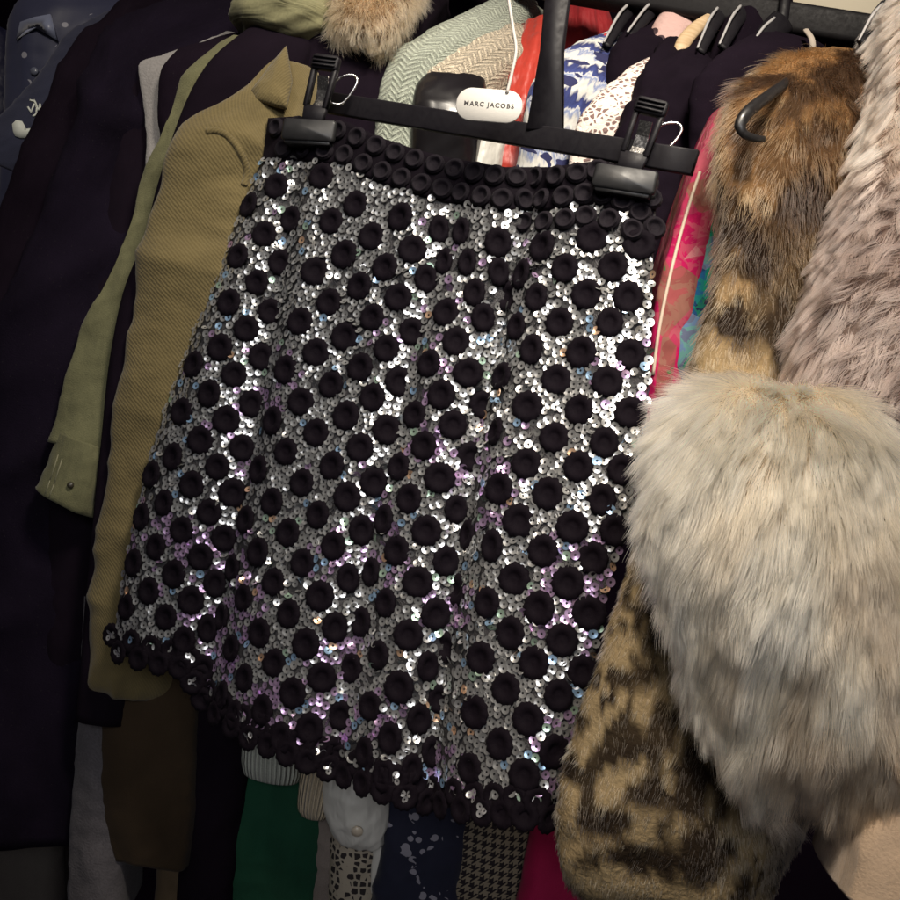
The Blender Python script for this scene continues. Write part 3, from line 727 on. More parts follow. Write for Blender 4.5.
# heather grey cardigan
HG = cloth('heather_grey_knit', (.20, .19, .185), .95, .3, 420, .6, .1, .2)
garment('cardigan', 'heather grey knit cardigan showing as a pale strip between black jackets', 'cardigan',
        [(226, 246, 34, .985), (195, 215, 47, .955), (162, 182, 58, .935), (141, 168, 66, .922), (142, 166, 84, .918), (147, 165, 115, .916), (149, 166, 160, .916), (146, 168, 220, .92), (132, 165, 300, .935), (112, 150, 450, .935), (98, 140, 560, .935)],
        HG, ridge=3, fold=.003, seed=14, bulge=.6)
garment('jacket', 'slim black jacket squeezed between the grey cardigan and the khaki jacket', 'jacket',
        [(234, 268, 40, .955), (206, 258, 52, .935), (180, 240, 63, .92), (166, 222, 82, .912), (162, 210, 112, .91), (164, 204, 150, .91), (158, 195, 195, .912), (140, 185, 260, .92), (120, 150, 340, .92)], BLK, GB, ridge=3, fold=.004, seed=16)

# khaki field jacket: sleeve, gathered hood, cuff
kh = root('field_jacket', P(75, 510, .92), 'faded khaki cotton field jacket with a buttoned cuff and a bunched hood', 'jacket')
V, F, uv = loft([(238, 268, 42, .915), (214, 242, 58, .905), (193, 220, 80, .90), (178, 205, 110, .898), (161, 188, 148, .897), (146, 173, 188, .902), (128, 153, 240, .90), (107, 136, 292, .90), (91, 125, 332, .90), (77, 116, 376, .90), (66, 109, 420, .898), (60, 104, 448, .897)], ridge=2, levels=120, fold=.004, ff=(26, 5), crease=.0012, cf=40, seed=18, bulge=.8, sag=.006)
obj('sleeve', V, F, KHAKI, kh, uv=uv)
V, F, uv = loft([(61, 105, 440, .8975), (55, 103, 458, .896), (47, 99, 478, .8955), (40, 96, 497, .896, .5), (38, 94, 502, .898, .55)], levels=40, fold=.001, crease=.001, seed=19, bulge=.7, back=.07, tilt=.4)
cuff = obj('cuff', V, F, KHAKI, kh, uv=uv); ctr = bvh(V, F)
q = []
for s in ([(58, 455), (50, 480), (45, 494)], [(62, 459), (54, 484), (49, 497)]): q += stroke(ctr, s, .9, .0008)
if q: obj('stitching', *join(q), plain('pale_thread', (.2, .19, .12), .9), cuff)
q = decal(ctr, [(70 + 3.2 * math.cos(a), 485 + 3.2 * math.sin(a)) for a in np.linspace(0, 6.28, 13)[:-1]], .003, .002)
if q: obj('button', *q, plain('horn_button', (.035, .03, .02), .35), cuff)
V, F, uv = loft([(262, 352, -25, .97), (248, 345, -5, .955), (241, 338, 10, .945), (237, 330, 22, .94), (236, 318, 34, .938), (240, 296, 46, .945), (248, 280, 54, .955)], levels=80, fold=.011, ff=(5, 60), crease=.005, cf=45, seed=21, bulge=.9)
HOOD = Mat('rumpled_khaki', (.12, .117, .062), .9, 0, .15, .1); hn = HOOD.noise(HOOD.map(HOOD.uv(), (.35, 1.6, 1), (0, 0, .25)), 34, 3, .5, 1.0)
HOOD.color(HOOD.ramp(HOOD.noise(HOOD.uv(), 500, 3), [(.3, (.15, .145, .08)), (.7, (.2, .19, .105))])); HOOD.bump(hn, .45, .012)
obj('hood', V, F, HOOD.m, kh, uv=uv)

garment('coat', 'black coat showing as a long dark strip between the khaki and ochre jackets', 'coat',
        [(268, 318, 26, .95), (242, 306, 48, .917), (221, 296, 68, .906), (206, 286, 88, .902), (191, 262, 114, .899), (174, 225, 153, .8965), (159, 205, 200, .893), (148, 196, 245, .8905), (128, 186, 300, .89), (114, 172, 370, .892), (105, 152, 440, .893), (97, 142, 505, .894), (88, 134, 600, .895), (83, 128, 680, .897), (80, 122, 722, .898)], BLK3, GB, ridge=3, fold=.003, crease=0, seed=23)

garment('skirt', 'added dark brown cloth standing for the shaded lower end of the ochre jacket', 'skirt', [(104, 196, 560, .925), (99, 195, 660, .92), (96, 192, 740, .918), (96, 188, 810, .918), (104, 180, 862, .922)], cloth('shaded_ochre_brown', (.034, .022, .012), .95), fold=.012, ff=(26, 3), seed=26, bulge=.4)  # added piece: shade on the ochre jacket's lower part, put into a dark colour
oc = root('corduroy_jacket', P(120, 692, .89), 'ochre ribbed corduroy jacket with a raised shoulder seam, hanging left of the skirt', 'jacket')
V, F, uv = loft([(280, 294, 62, .90), (264, 294, 82, .893), (246, 293, 102, .888), (224, 292, 119, .884), (203, 290, 137, .881), (187, 288, 160, .879), (176, 278, 192, .878), (164, 266, 228, .876), (151, 254, 278, .874), (141, 238, 340, .876), (130, 214, 410, .878), (119, 196, 480, .882), (109, 180, 560, .886), (101, 152, 620, .888), (99, 143, 655, .89), (99, 138, 684, .892), (102, 134, 692, .895)],
                ridge=4, levels=170, fold=.007, ff=(30, 4), crease=.003, cf=24, seed=25, bulge=.6, bmax=.034, sag=.009)
obj('sleeve', V, F, OCHRE, oc, uv=uv); tr = bvh(V, F)
def seam(tree, pts, r, mat, parent, name='seam', off=.002):
    p = [hit(tree, *q, off) for q in pts]; p = [q for q in p if q is not None]
    if len(p) > 2: V, F = tube(np.array(p), r, n=10, sub=6); return obj(name, V, F, mat, parent, uv=np.stack([V @ RIGHT, V @ UP], -1))
seam(tr, [(207, 132), (216, 131), (226, 135), (234, 143), (240, 152), (245, 163), (247, 175), (244, 186)], .0034, OCHRE, oc, 'shoulder_seam', -.0012)
slab([(287, 48, .892), (268, 70, .884), (251, 93, .876), (256, 102, .874), (272, 107, .873), (287, 111, .873), (293, 84, .88)], .006, 'collar', OCHRE, oc, 5, .005)

# black coat with a fur collar
fc_ = root('fur_collared_coat', P(330, 300, .95), 'black coat with a tufty ginger fur collar behind the left hanger clip', 'coat')
V, F, uv = loft([(318, 450, -10, 1.0), (300, 430, 22, .985), (291, 410, 55, .97), (287, 398, 95, .96), (283, 390, 140, .955), (272, 384, 220, .955), (255, 372, 330, .955)], fold=.006, seed=29, ff=(24, 4))
obj('coat_body', V, F, BLK3, fc_, uv=uv)
V, F, uv = loft([(352, 430, -30, .96), (338, 418, -8, .94), (334, 405, 12, .925), (334, 394, 30, .918), (338, 382, 44, .92), (346, 374, 52, .93)], levels=40, fold=.004, seed=31, bulge=.8, back=.04)
cc = np.tile(np.array([.20, .13, .075]), (len(V), 1)); fo = obj('fur_collar', V, F, UNDER, fc_, col=cc)
def colf(R):
    n = fbm(R, 26, 77, 2)[:, None]; return np.array([.50, .36, .22]) * (1 - n) + np.array([.22, .13, .07]) * n
fur(fo, V, F, 9000, .022, colf, lambda R, n: np.tile(np.array([.25, -.2, -.8]), (len(R), 1)), lift=.45, jit=.25, clump=14, rad=.00022, seed=5, K=6)

garment('trousers', 'dark heather lower end of the grey cardigan, shade put into its colour, left of the dark brown cloth', 'trousers', [(84, 140, 600, .93), (79, 134, 720, .925), (73, 128, 820, .925), (70, 124, 912, .925)], cloth('shaded_heather_knit', (.085, .078, .084), .95, .35, 420, .6, .1, .1), fold=.006, ff=(26, 2), seed=36)  # split off below the grey cardigan; low light put into a darker grey
# low down on the left
garment('trousers', 'grey brown trousers hanging at the bottom left corner below the dark coats', 'trousers', [(-60, 64, 800, 1.02), (-60, 66, 850, 1.02), (-60, 68, 910, 1.02)], cloth('grey_brown_cloth', (.085, .075, .068), .95), fold=.012, ff=(30, 2), seed=33, bulge=.4)
garment('trousers', 'dull tan trousers seen as a narrow strip below the left hem of the skirt', 'trousers', [(168, 196, 640, .96), (166, 197, 720, .96), (162, 196, 820, .96), (156, 196, 910, .96)], cloth('dull_tan_cloth', (.085, .06, .035), .9), fold=.004, seed=35)
garment('trousers', 'black trousers hanging between the tan strip and the emerald trousers', 'trousers', [(186, 250, 640, .95), (184, 248, 740, .95), (182, 240, 820, .95), (178, 232, 910, .95)], BLK3, fold=.005, seed=37)

# ================================================================== clothes behind and above the skirt
def knit(name, col, su=170, sv=130, s=1.0, ang=.5):
    M = Mat(name, col, .95, 0, .1, .15)
    v1 = M.map(M.uv(), (1, 1, 1), (0, 0, ang)); v2 = M.map(M.uv(), (1, 1, 1), (0, 0, -ang))
    z = M.wave(M.uv(), 16, 1.5, 2)                       # broad cables
    a = M.wave(v1, su / 3.1, 3, 12, dir='Y'); b_ = M.wave(v2, su / 3.1, 3, 12, dir='Y')
    h = M.mix(M.math('GREATER_THAN', z, .5), a, b_); f = M.noise(M.uv(), 900, 2)
    M.color(M.mix(.55, M.ramp(h, [(.12, tuple(c * .22 for c in col)), (.6, tuple(c * 1.1 for c in col))]), M.ramp(f, [(.3, tuple(c * .7 for c in col)), (.7, tuple(c * 1.2 for c in col))])))
    M.bump(z, .8, .004); M.bump(h, s, .003); M.bump(f, .3, .001); return M.m
def rib(name, col, per=.004):
    M = Mat(name, col, .95, 0, .1, .15); w = M.wave(M.uv(), 1 / per / 3.1, .3, 2); f = M.noise(M.uv(), 800, 2)
    M.color(M.mix(.6, M.ramp(w, [(.1, tuple(c * .3 for c in col)), (.6, col)]), M.ramp(f, [(.3, tuple(c * .7 for c in col)), (.7, tuple(c * 1.15 for c in col))])))
    M.bump(w, 1, .003); M.bump(f, .3, .001); return M.m
MINT = knit('pale_grey_green_cable_knit', (.46, .50, .41), 215, 130, 1.0, .7); MINTR = rib('pale_grey_green_rib', (.42, .44, .38), .0048)
CREAM = knit('cream_open_knit', (.62, .53, .40), 190, s=1.0, ang=.9); CREAMR = rib('cream_rib', (.5, .41, .28), .004)
sw = root('cable_sweater', P(275, 780, .95), 'pale grey green cable knit sweater whose ribbed cuff hangs below the skirt hem', 'sweater')
V, F, uv = loft([(503, 540, 2, 1.08), (468, 525, 24, 1.03), (432, 505, 44, .985), (403, 478, 62, .955), (389, 456, 84, .94), (382, 446, 112, .935), (375, 438, 160, .935), (362, 426, 240, .945), (335, 400, 400, .955), (290, 355, 580, .955), (256, 318, 690, .95), (244, 306, 728, .948)], ridge=3, levels=150, fold=.004, seed=41, crease=.002)
obj('sleeve', V, F, MINT, sw, uv=uv)
V, F, uv = loft([(245, 305, 722, .945), (243, 303, 745, .94), (242, 302, 765, .94), (244, 299, 776, .943)], levels=24, nf=60, fold=.001, seed=42, crease=0)
obj('cuff', V, F, MINTR, sw, uv=uv)
kn = root('open_knit_cardigan', P(313, 810, .95), 'cream open knit cardigan behind the pale green sweater with a narrow ribbed cuff', 'cardigan')
V, F, uv = loft([(505, 545, 32, 1.03), (470, 530, 52, .985), (436, 500, 72, .955), (417, 486, 95, .942), (408, 478, 130, .94), (400, 466, 200, .945), (375, 440, 380, .955), (338, 392, 620, .95), (318, 362, 730, .947), (306, 342, 772, .944)], ridge=3, levels=130, fold=.004, seed=43, crease=.002)
obj('sleeve', V, F, CREAM, kn, uv=uv)
V, F, uv = loft([(304, 342, 760, .941), (299, 336, 785, .938), (297, 330, 808, .938), (300, 326, 816, .94)], levels=24, nf=50, fold=.001, seed=44, crease=0)
obj('cuff', V, F, CREAMR, kn, uv=uv)
PAT = Mat('black_patent_leather', (.007, .006, .007), .27, 0, .6); PAT.bump(PAT.noise(PAT.map(PAT.uv(), (1, .6, 1)), 16, 2), .35, .012)
garment('patent_jacket', 'shiny black patent leather jacket whose shoulder bulges above the hanger bar', 'jacket',
        [(458, 488, 60, .97), (441, 488, 68, .945), (425, 487, 80, .928), (415, 485, 98, .918), (411, 481, 126, .913), (409, 474, 165, .92), (405, 460, 230, .93)], PAT.m, ridge=2, fold=.006, ff=(22, 9), crease=.0008, seed=45, bulge=.4)
WS = Mat('white_satin', (.5, .485, .44), .4, 0, .45, .1); WS.bump(WS.noise(WS.map(WS.uv(), (1, .5, 1)), 34, 3), .8, .01)
ws = root('satin_blouse', P(355, 845, .945), 'white satin blouse with a buttoned cuff dangling under the middle of the hem', 'blouse')
V, F, uv = loft([(474, 515, 116, .965), (464, 510, 126, .955), (456, 505, 142, .945), (450, 500, 170, .943), (440, 490, 240, .945), (418, 470, 400, .955), (375, 430, 600, .95), (342, 398, 720, .945), (330, 390, 768, .94)], levels=110, fold=.006, seed=46)
obj('sleeve', V, F, WS.m, ws, uv=uv)
V, F, uv = loft([(326, 388, 758, .938), (325, 387, 785, .932), (328, 385, 812, .932), (336, 381, 834, .933), (344, 376, 843, .938)], levels=40, fold=.004, ff=(40, 10), seed=47, bulge=.9, crease=.003)
cu = obj('cuff', V, F, WS.m, ws, uv=uv); tr = bvh(V, F)
q = decal(tr, [(357 + 6 * math.cos(a), 832 + 5 * math.sin(a)) for a in np.linspace(0, 6.28, 17)[:-1]], .004, .003)
if q: obj('button', *q, plain('pearl_button', (.55, .47, .36), .3, 0, .6), cu)
V, F, uv = loft([(380, 396, 790, .945), (374, 390, 840, .944), (370, 382, 892, .945)], levels=24, fold=.001, seed=48); obj('shirt_tail', V, F, WS.m, ws, uv=uv)
def satin(name, col, rough=.4): 
    M = Mat(name, col, rough, 0, .4, .1); M.bump(M.noise(M.map(M.uv(), (1, .4, 1)), 40, 3), .8, .01); M.bump(M.noise(M.uv(), 900, 2), .15, .0006); return M.m
garment('silk_top', 'orange red silk top behind the tag string', 'top', [(520, 548, 22, 1.02), (512, 545, 50, .985), (506, 540, 85, .965), (502, 536, 120, .958), (498, 532, 165, .957), (488, 525, 240, .96)], satin('orange_red_silk', (.34, .03, .018)), fold=.010, ff=(60, 4), seed=50, bulge=.7)
garment('pleated_shirt', 'bright red pleated shirt hanging right of the hanger neck', 'shirt', [(566, 606, 2, 1.10), (562, 612, 18, 1.085), (560, 617, 45, 1.08), (555, 620, 85, 1.08), (550, 618, 130, 1.08)], satin('bright_red_cotton', (.30, .010, .014), .7), fold=.006, ff=(90, 2), seed=51, bulge=.4)
IK = Mat('blue_white_ikat', (.5, .5, .5), .8, 0, .2, .1)
d_ = IK.noise(IK.map(IK.uv(), (160, 30, 1)), 1, 3); y_ = IK.math('ADD', IK.math('MULTIPLY', IK.N('ShaderNodeSeparateXYZ').outputs[0], 0), 0)
sx = IK.N('ShaderNodeSeparateXYZ'); IK.L(IK.uv(), sx.inputs[0])
w_ = IK.math('FRACT', IK.math('ADD', IK.math('MULTIPLY', sx.outputs[1], 24), IK.math('MULTIPLY', d_, 1.1)))
blot = IK.noise(IK.map(IK.uv(), (26, 40, 1)), 1, 2)
stripes = IK.ramp(w_, [(.0, (.50, .50, .48)), (.18, (.02, .025, .10)), (.46, (.035, .05, .17)), (.52, (.48, .48, .47)), (.62, (.15, .19, .33)), (.80, (.5, .49, .46))])
IK.color(IK.mix(IK.math('GREATER_THAN', blot, .56), stripes, (.018, .02, .07)))
IK.bump(IK.noise(IK.map(IK.uv(), (1, .5, 1)), 40, 3), .5, .01); IK.bump(IK.noise(IK.uv(), 900, 2), .3, .0008)
ik = root('ikat_blouse', P(540, 250, .93), 'blue and white ikat striped blouse with a red banded neckline above the hanger bar', 'blouse')
V, F, uv = loft([(602, 640, 40, 1.02), (574, 632, 56, .98), (549, 618, 76, .95), (533, 604, 98, .932), (526, 590, 124, .926), (521, 578, 160, .926), (512, 570, 250, .93)], ridge=3, levels=90, fold=.006, ff=(30, 8), seed=52)
obj('blouse_body', V, F, IK.m, ik, uv=uv); tr = bvh(V, F)
for nm, pts, cl_ in (('neck_band', [(603, 37), (612, 41), (620, 47)], (.4, .03, .03)), ('neck_band', [(592, 44), (603, 49), (612, 56)], (.6, .56, .5))):
    p = np.array([P(x, y, .985) for x, y in pts]); Vt, Ft = tube(p, .0045, n=10); obj(nm, Vt, Ft, satin('band', cl_, .8), ik, uv=np.stack([Vt @ RIGHT, Vt @ UP], -1))
garment('jacket', 'small black jacket between the ikat blouse and the white lace', 'jacket', [(650, 690, 22, 1.02), (630, 682, 38, .985), (614, 672, 58, .955), (607, 662, 84, .945), (600, 655, 130, .945), (590, 640, 200, .95)], BLK3, 'black jackets in the middle of the rail', ridge=2, fold=.004, seed=53)
LC = Mat('cream_lace', (.6, .52, .46), .9, 0, .15)
e_ = LC.voro(LC.uv(), 190, 'DISTANCE_TO_EDGE', 'Distance', .8); fl = LC.voro(LC.uv(), 60, 'F1')
LC.color(LC.mix(LC.math('MULTIPLY', LC.math('GREATER_THAN', e_, .14), LC.math('GREATER_THAN', fl, .33)), (.66, .58, .52), (.17, .11, .10)))
LC.bump(e_, .9, .002); LC.bump(fl, .5, .003)
garment('lace_blouse', 'cream lace blouse sloping down to the hanger bar left of the right clip', 'blouse', [(676, 706, 46, .99), (648, 696, 64, .955), (618, 678, 88, .925), (592, 655, 112, .908), (578, 640, 134, .902), (570, 628, 170, .905), (560, 618, 260, .91)], LC.m, ridge=3, fold=.005, ff=(30, 10), seed=54)
PD = Mat('pink_dotted_chiffon', (.55, .36, .33), .8, 0, .2); v_ = PD.voro(PD.uv(), 60, 'F1')
PD.color(PD.mix(PD.math('LESS_THAN', v_, .34), (.50, .33, .30), (.05, .03, .035))); PD.bump(PD.noise(PD.uv(), 60, 3), .5, .01)
garment('chiffon_top', 'blush pink top with dark flock spots beside the pale wooden hanger', 'top', [(688, 722, 0, 1.03), (670, 718, 14, 1.005), (656, 712, 30, .985), (648, 702, 52, .975), (640, 690, 84, .975)], PD.m, ridge=2, fold=.006, seed=55)
WOOD = Mat('pale_wood', (.45, .32, .19), .5, 0, .4); WOOD.color(WOOD.ramp(WOOD.noise(WOOD.map(WOOD.ob(), (8, 8, 60)), 6, 4), [(.3, (.38, .26, .14)), (.7, (.55, .41, .26))]))
hg = root('hanger', P(690, 40, .96), 'pale wooden hanger arm poking out of the blush pink top', 'hanger', 'hangers on the rail')
V, F = pxtube([(716, 14, .965), (706, 20, .95), (694, 30, .94), (684, 42, .93), (678, 56, .925), (675, 66, .93)], [4, 5.5, 7, 7.5, 6, 3], n=16, flat=.55); obj('arm', V, F, WOOD.m, hg)
V, F = pxtube([(716, 14, .965), (718, -8, .97), (714, -26, .975), (722, -42, .985)], 1.6, n=8); obj('hook', V, F, CHROME, hg)
GM = 'black tops right of the lace blouse'
Z1, V, F = garment('ruffled_top', 'black top with a ruffled shoulder behind the right hanger clip', 'top', [(676, 716, 50, .955), (654, 712, 66, .92), (638, 706, 88, .90), (627, 700, 114, .89), (622, 698, 142, .886), (622, 698, 200, .885), (624, 700, 300, .885), (620, 690, 420, .885)], BLK3, GM, ridge=2, fold=.014, ff=(35, 10), crease=.004, seed=56, sag=.006)
Z2, V, F = garment('velvet_jacket', 'black jacket with a smooth padded round shoulder beside the ginger fur coat', 'jacket', [(760, 830, 46, .92), (735, 812, 62, .885), (711, 790, 80, .865), (697, 770, 98, .856), (692, 756, 118, .853), (692, 748, 150, .853), (689, 742, 200, .855), (684, 735, 300, .86)], BLK, GM, ridge=3, fold=.003, seed=57, bulge=1.0, bmax=.05)

# hem level, behind and below the skirt
garment('trousers', 'emerald green trousers hanging below the left half of the hem', 'trousers', [(240, 345, 620, .985), (232, 342, 700, .98), (224, 338, 770, .975), (214, 334, 840, .972), (202, 330, 912, .972)], cloth('emerald_crepe', (.003, .038, .018), .8, .2, 900, .3, .2, .1), fold=.012, ff=(34, 1.5), sag=.006, seed=58, bulge=.35)
garment('trousers', 'taupe trousers seen as a narrow strip beside the emerald trousers', 'trousers', [(316, 350, 780, .968), (311, 344, 850, .966), (306, 340, 912, .966)], cloth('taupe_crepe', (.15, .125, .11), .9), fold=.003, seed=59)
CL = Mat('crochet_lace', (.4, .34, .27), .9); e_ = CL.voro(CL.uv(), 150, 'DISTANCE_TO_EDGE', 'Distance', .6)
sx = CL.N('ShaderNodeSeparateXYZ'); CL.L(CL.uv(), sx.inputs[0])
CL.color(CL.mix(CL.math('GREATER_THAN', e_, .15), (.30, .26, .2), (.022, .017, .017))); CL.bump(e_, .8, .002)
garment('crochet_dress', 'black and cream crochet lace dress hem under the white cuff', 'dress', [(330, 386, 790, .962), (330, 384, 850, .96), (326, 380, 912, .96)], CL.m, fold=.004, seed=60)
NF = Mat('navy_floral_crepe', (.012, .013, .028), .8, 0, .2, .1)
v1 = NF.noise(NF.uv(), 34, 2, .5, .6); v2 = NF.voro(NF.uv(), 120, 'F1', 'Distance', 1)
pm = NF.math('MULTIPLY', NF.math('GREATER_THAN', v1, .57), NF.math('LESS_THAN', v2, .46))
NF.color(NF.mix(pm, (.012, .013, .028), (.21, .20, .235))); NF.bump(NF.noise(NF.map(NF.uv(), (1, .3, 1)), 30, 3), .5, .01)
garment('floral_dress', 'navy dress scattered with pale grey flowers below the skirt hem', 'dress', [(392, 470, 740, .955), (386, 462, 810, .948), (378, 456, 870, .946), (370, 452, 912, .946)], NF.m, fold=.013, ff=(34, 2), seed=61, sag=.006, bulge=.5)
HT = Mat('houndstooth_tweed', (.1, .1, .1), .95, 0, .1); sx = HT.N('ShaderNodeSeparateXYZ'); HT.L(HT.uv(), sx.inputs[0]); kk = 1 / .0085
a_ = HT.math('FRACT', HT.math('MULTIPLY', sx.outputs[0], kk)); b_ = HT.math('FRACT', HT.math('MULTIPLY', sx.outputs[1], kk))
ga, gb = HT.math('GREATER_THAN', a_, .5), HT.math('GREATER_THAN', b_, .5)
dg = HT.math('GREATER_THAN', HT.math('FRACT', HT.math('MULTIPLY', HT.math('ADD', a_, b_), 2)), .5)
both = HT.math('MULTIPLY', ga, gb); xor = HT.math('ABSOLUTE', HT.math('SUBTRACT', ga, gb)); hv = HT.math('ADD', both, HT.math('MULTIPLY', xor, dg))
HT.color(HT.mix(hv, (.20, .165, .12), (.02, .016, .018))); HT.bump(HT.noise(HT.uv(), 700, 2), .5, .001)
garment('tweed_skirt', 'brown and black houndstooth tweed skirt right of the navy floral dress', 'skirt', [(464, 530, 770, .952), (456, 534, 840, .946), (450, 530, 912, .945)], HT.m, fold=.010, ff=(34, 1.5), seed=62, sag=.005, bulge=.35)
garment('trousers', 'hot pink trousers glimpsed between the skirt hem and the leopard coat', 'trousers', [(548, 610, 770, .93), (536, 600, 830, .925), (524, 590, 880, .92), (516, 585, 912, .92)], cloth('hot_pink_crepe', (.33, .007, .06), .8, .2, 900, .3, .2), fold=.006, seed=63)

# ================================================================== right side: prints, furs, hangers, rail
def floral(name, cols, sc):
    M = Mat(name, cols[0], .9, 0, .08, .0)
    w = M.noise(M.uv(), sc * 1.1, 4, .55, .8); v = M.map(M.uv(), (1, .7, 1))
    c = M.voro(v, sc, 'F1', 'Color'); s = M.N('ShaderNodeSeparateColor'); M.L(c, s.inputs[0])
    k = len(cols); base = M.ramp(s.outputs[0], [(i / k, cc) for i, cc in enumerate(cols)], 'CONSTANT')
    w2 = M.ramp(w, [(0, cols[0]), (.42, cols[1]), (.52, cols[2]), (.60, cols[0]), (.68, cols[3])], 'CONSTANT')
    M.color(M.mix(.6, base, w2)); M.bump(M.noise(M.map(M.uv(), (1, .4, 1)), 40, 3), .6, .01); return M.m
PF = floral('pink_floral_silk', [(.36, .007, .07), (.30, .06, .085), (.28, .006, .055), (.05, .13, .04), (.40, .22, .21)], 42)
TF = floral('teal_floral_silk', [(.012, .018, .06), (.01, .20, .12), (.015, .09, .22), (.22, .26, .36), (.012, .012, .03)], 55)
pf = root('floral_dress', P(650, 480, .78), 'magenta and blush floral dress edging out from under the ginger fur', 'dress')
V, F, uv = loft([(718, 770, 112, .80), (703, 760, 145, .772), (690, 740, 182, .752), (678, 722, 220, .742), (666, 708, 265, .735), (656, 697, 320, .73), (650, 687, 375, .728), (645, 676, 430, .73), (638, 668, 500, .75)], levels=90, fold=.006, ff=(40, 4), seed=70, bulge=.5)
obj('dress_body', V, F, PF, pf, uv=uv); tr = bvh(V, F)
seam(tr, [(700, 172), (690, 202), (679, 240), (668, 285), (659, 330), (653, 375)], .0013, plain('cream_piping', (.45, .36, .28), .7), pf, 'piping', .0005)
garment('floral_blouse', 'teal and navy floral blouse in the gap beside the magenta dress', 'blouse', [(716, 765, 168, .76), (706, 750, 205, .748), (694, 735, 255, .738), (683, 722, 310, .73), (672, 712, 370, .725), (660, 702, 440, .765), (650, 690, 500, .765)], TF, fold=.006, ff=(40, 4), seed=71, bulge=.6)

# --- ginger and leopard fur coat
def leo(R):
    v = R - CAM; d = v @ FWD; px = 450 + v @ RIGHT / d * FPX; py = 450 - v @ UP / d * FPX      # marks follow the pelt from shoulder to hem
    t = np.clip((py - 170) / 260, 0, 1)[:, None]
    n1 = fbm(R, 22, 31, 3)[:, None]
    up = np.array([.36, .20, .085]) * (1 - n1) + np.array([.07, .034, .018]) * n1
    dn = np.array([.44, .34, .19]) * (1 - n1 * .6) + np.array([.24, .16, .08]) * n1 * .6
    c = up * (1 - t) + dn * t
    wx = px + 22 * (vn(R, 70, 51) - .5) + 14 * (vn(R, 150, 52) - .5); wy = py + 26 * (vn(R, 60, 53) - .5) + 14 * (vn(R, 150, 54) - .5)
    m_ = np.zeros(len(R))
    for bx, by, rx, ry, an, st in BLOBS:
        ca, sa = math.cos(math.radians(an)), math.sin(math.radians(an)); ux, uy = wx - bx, wy - by + 15
        e = ((ux * ca + uy * sa) / rx / (1.12 if by < 430 else .88)) ** 2 + ((uy * ca - ux * sa) / ry / (1.12 if by < 430 else .82)) ** 2
        m_ = np.maximum(m_, st * np.clip((1.35 - e) / .7, 0, 1))
    R2 = R * np.array([1.0, 1.0, .7])
    sp = np.clip((vn(R2, 85, 45) - .60) / .07, 0, 1) * np.clip((py - 430) / 80, 0, .9)
    mot = np.clip((fbm(R * np.array([1, 1, .6]), 48, 46, 2) - .50) / .07, 0, 1) * np.clip((360 - py) / 60, 0, .82)
    m_ = np.clip(np.maximum(np.maximum(m_, sp), mot), 0, .95)[:, None]
    return c * (1 - m_) + np.array([.012, .007, .006]) * m_
BLOBS = [(845, 90, 34, 24, -20, .85), (822, 150, 18, 26, 20, .8), (806, 212, 34, 26, 10, .95), (770, 175, 14, 30, 10, .6), (750, 258, 20, 44, -22, .97), (738, 338, 20, 22, -25, .95), (774, 352, 14, 24, 0, .9),
    (792, 285, 30, 75, 12, .72), (812, 180, 40, 40, 0, .6), (800, 350, 26, 48, 10, .9), (706, 300, 12, 26, 20, .5), (690, 385, 10, 18, 0, .5), (765, 130, 12, 20, 30, .45),
    (648, 560, 8, 14, 20, .9), (630, 600, 10, 8, 0, .8), (616, 650, 13, 8, 20, .95), (637, 630, 10, 10, 0, .9), (600, 690, 12, 8, 15, .95), (604, 724, 9, 14, 10, .95), (642, 687, 16, 22, 0, .9), (655, 640, 12, 26, 0, .9),
    (632, 768, 46, 12, -5, .95), (573, 790, 13, 11, 0, .98), (606, 832, 32, 22, 12, .97), (655, 812, 26, 22, 0, .95), (665, 740, 20, 40, 0, .9), (690, 800, 24, 50, 0, .95), (650, 870, 50, 18, 0, .95), (590, 872, 18, 10, 0, .8), (700, 870, 40, 40, 0, .95), (585, 745, 8, 12, 0, .8)]
lp = root('leopard_fur_coat', P(640, 900, .65), 'ginger fur coat marked with dark leopard spots overlapping the right edge of the skirt', 'coat')
lrows = [(812, 900, 58, .80), (768, 895, 78, .765), (737, 885, 106, .735), (722, 875, 144, .715), (717, 865, 194, .703), (717, 855, 245, .695), (711, 845, 300, .69), (699, 835, 350, .685), (687, 828, 400, .678), (662, 820, 450, .672), (645, 808, 520, .666), (631, 798, 580, .66), (613, 790, 640, .655), (596, 780, 700, .65), (580, 770, 760, .646), (566, 762, 810, .646), (563, 756, 850, .65), (569, 752, 880, .658), (590, 745, 905, .67)]
V, F, uv = loft(lrows, ridge=4, levels=120, nf=44, fold=.012, ff=(16, 5), crease=.003, seed=73, bulge=.7, bmax=.05, back=.14)
V += 0
pelt = obj('pelt', V, F, UNDER, lp, col=leo(V) * .6)
def flow(R, n):
    g = np.tile(np.array([-.12, -.05, -1.0]), (len(R), 1)); return g + .7 * np.stack([vn(R, 16, 61) - .5, 0 * R[:, 0], .3 * (vn(R, 16, 63) - .5)], 1)
def llen(R):
    v = R - CAM; py = 450 - v @ UP / (v @ FWD) * FPX; return np.clip(1.0 - (py - 150) / 700, .42, 1.0)
fur(pelt, V, F, 95000, .021, leo, flow, lift=.30, jit=.13, clump=12, cstr=.5, cvar=.15, rad=.00018, seed=11, K=7, bend=.45, lenfn=llen)

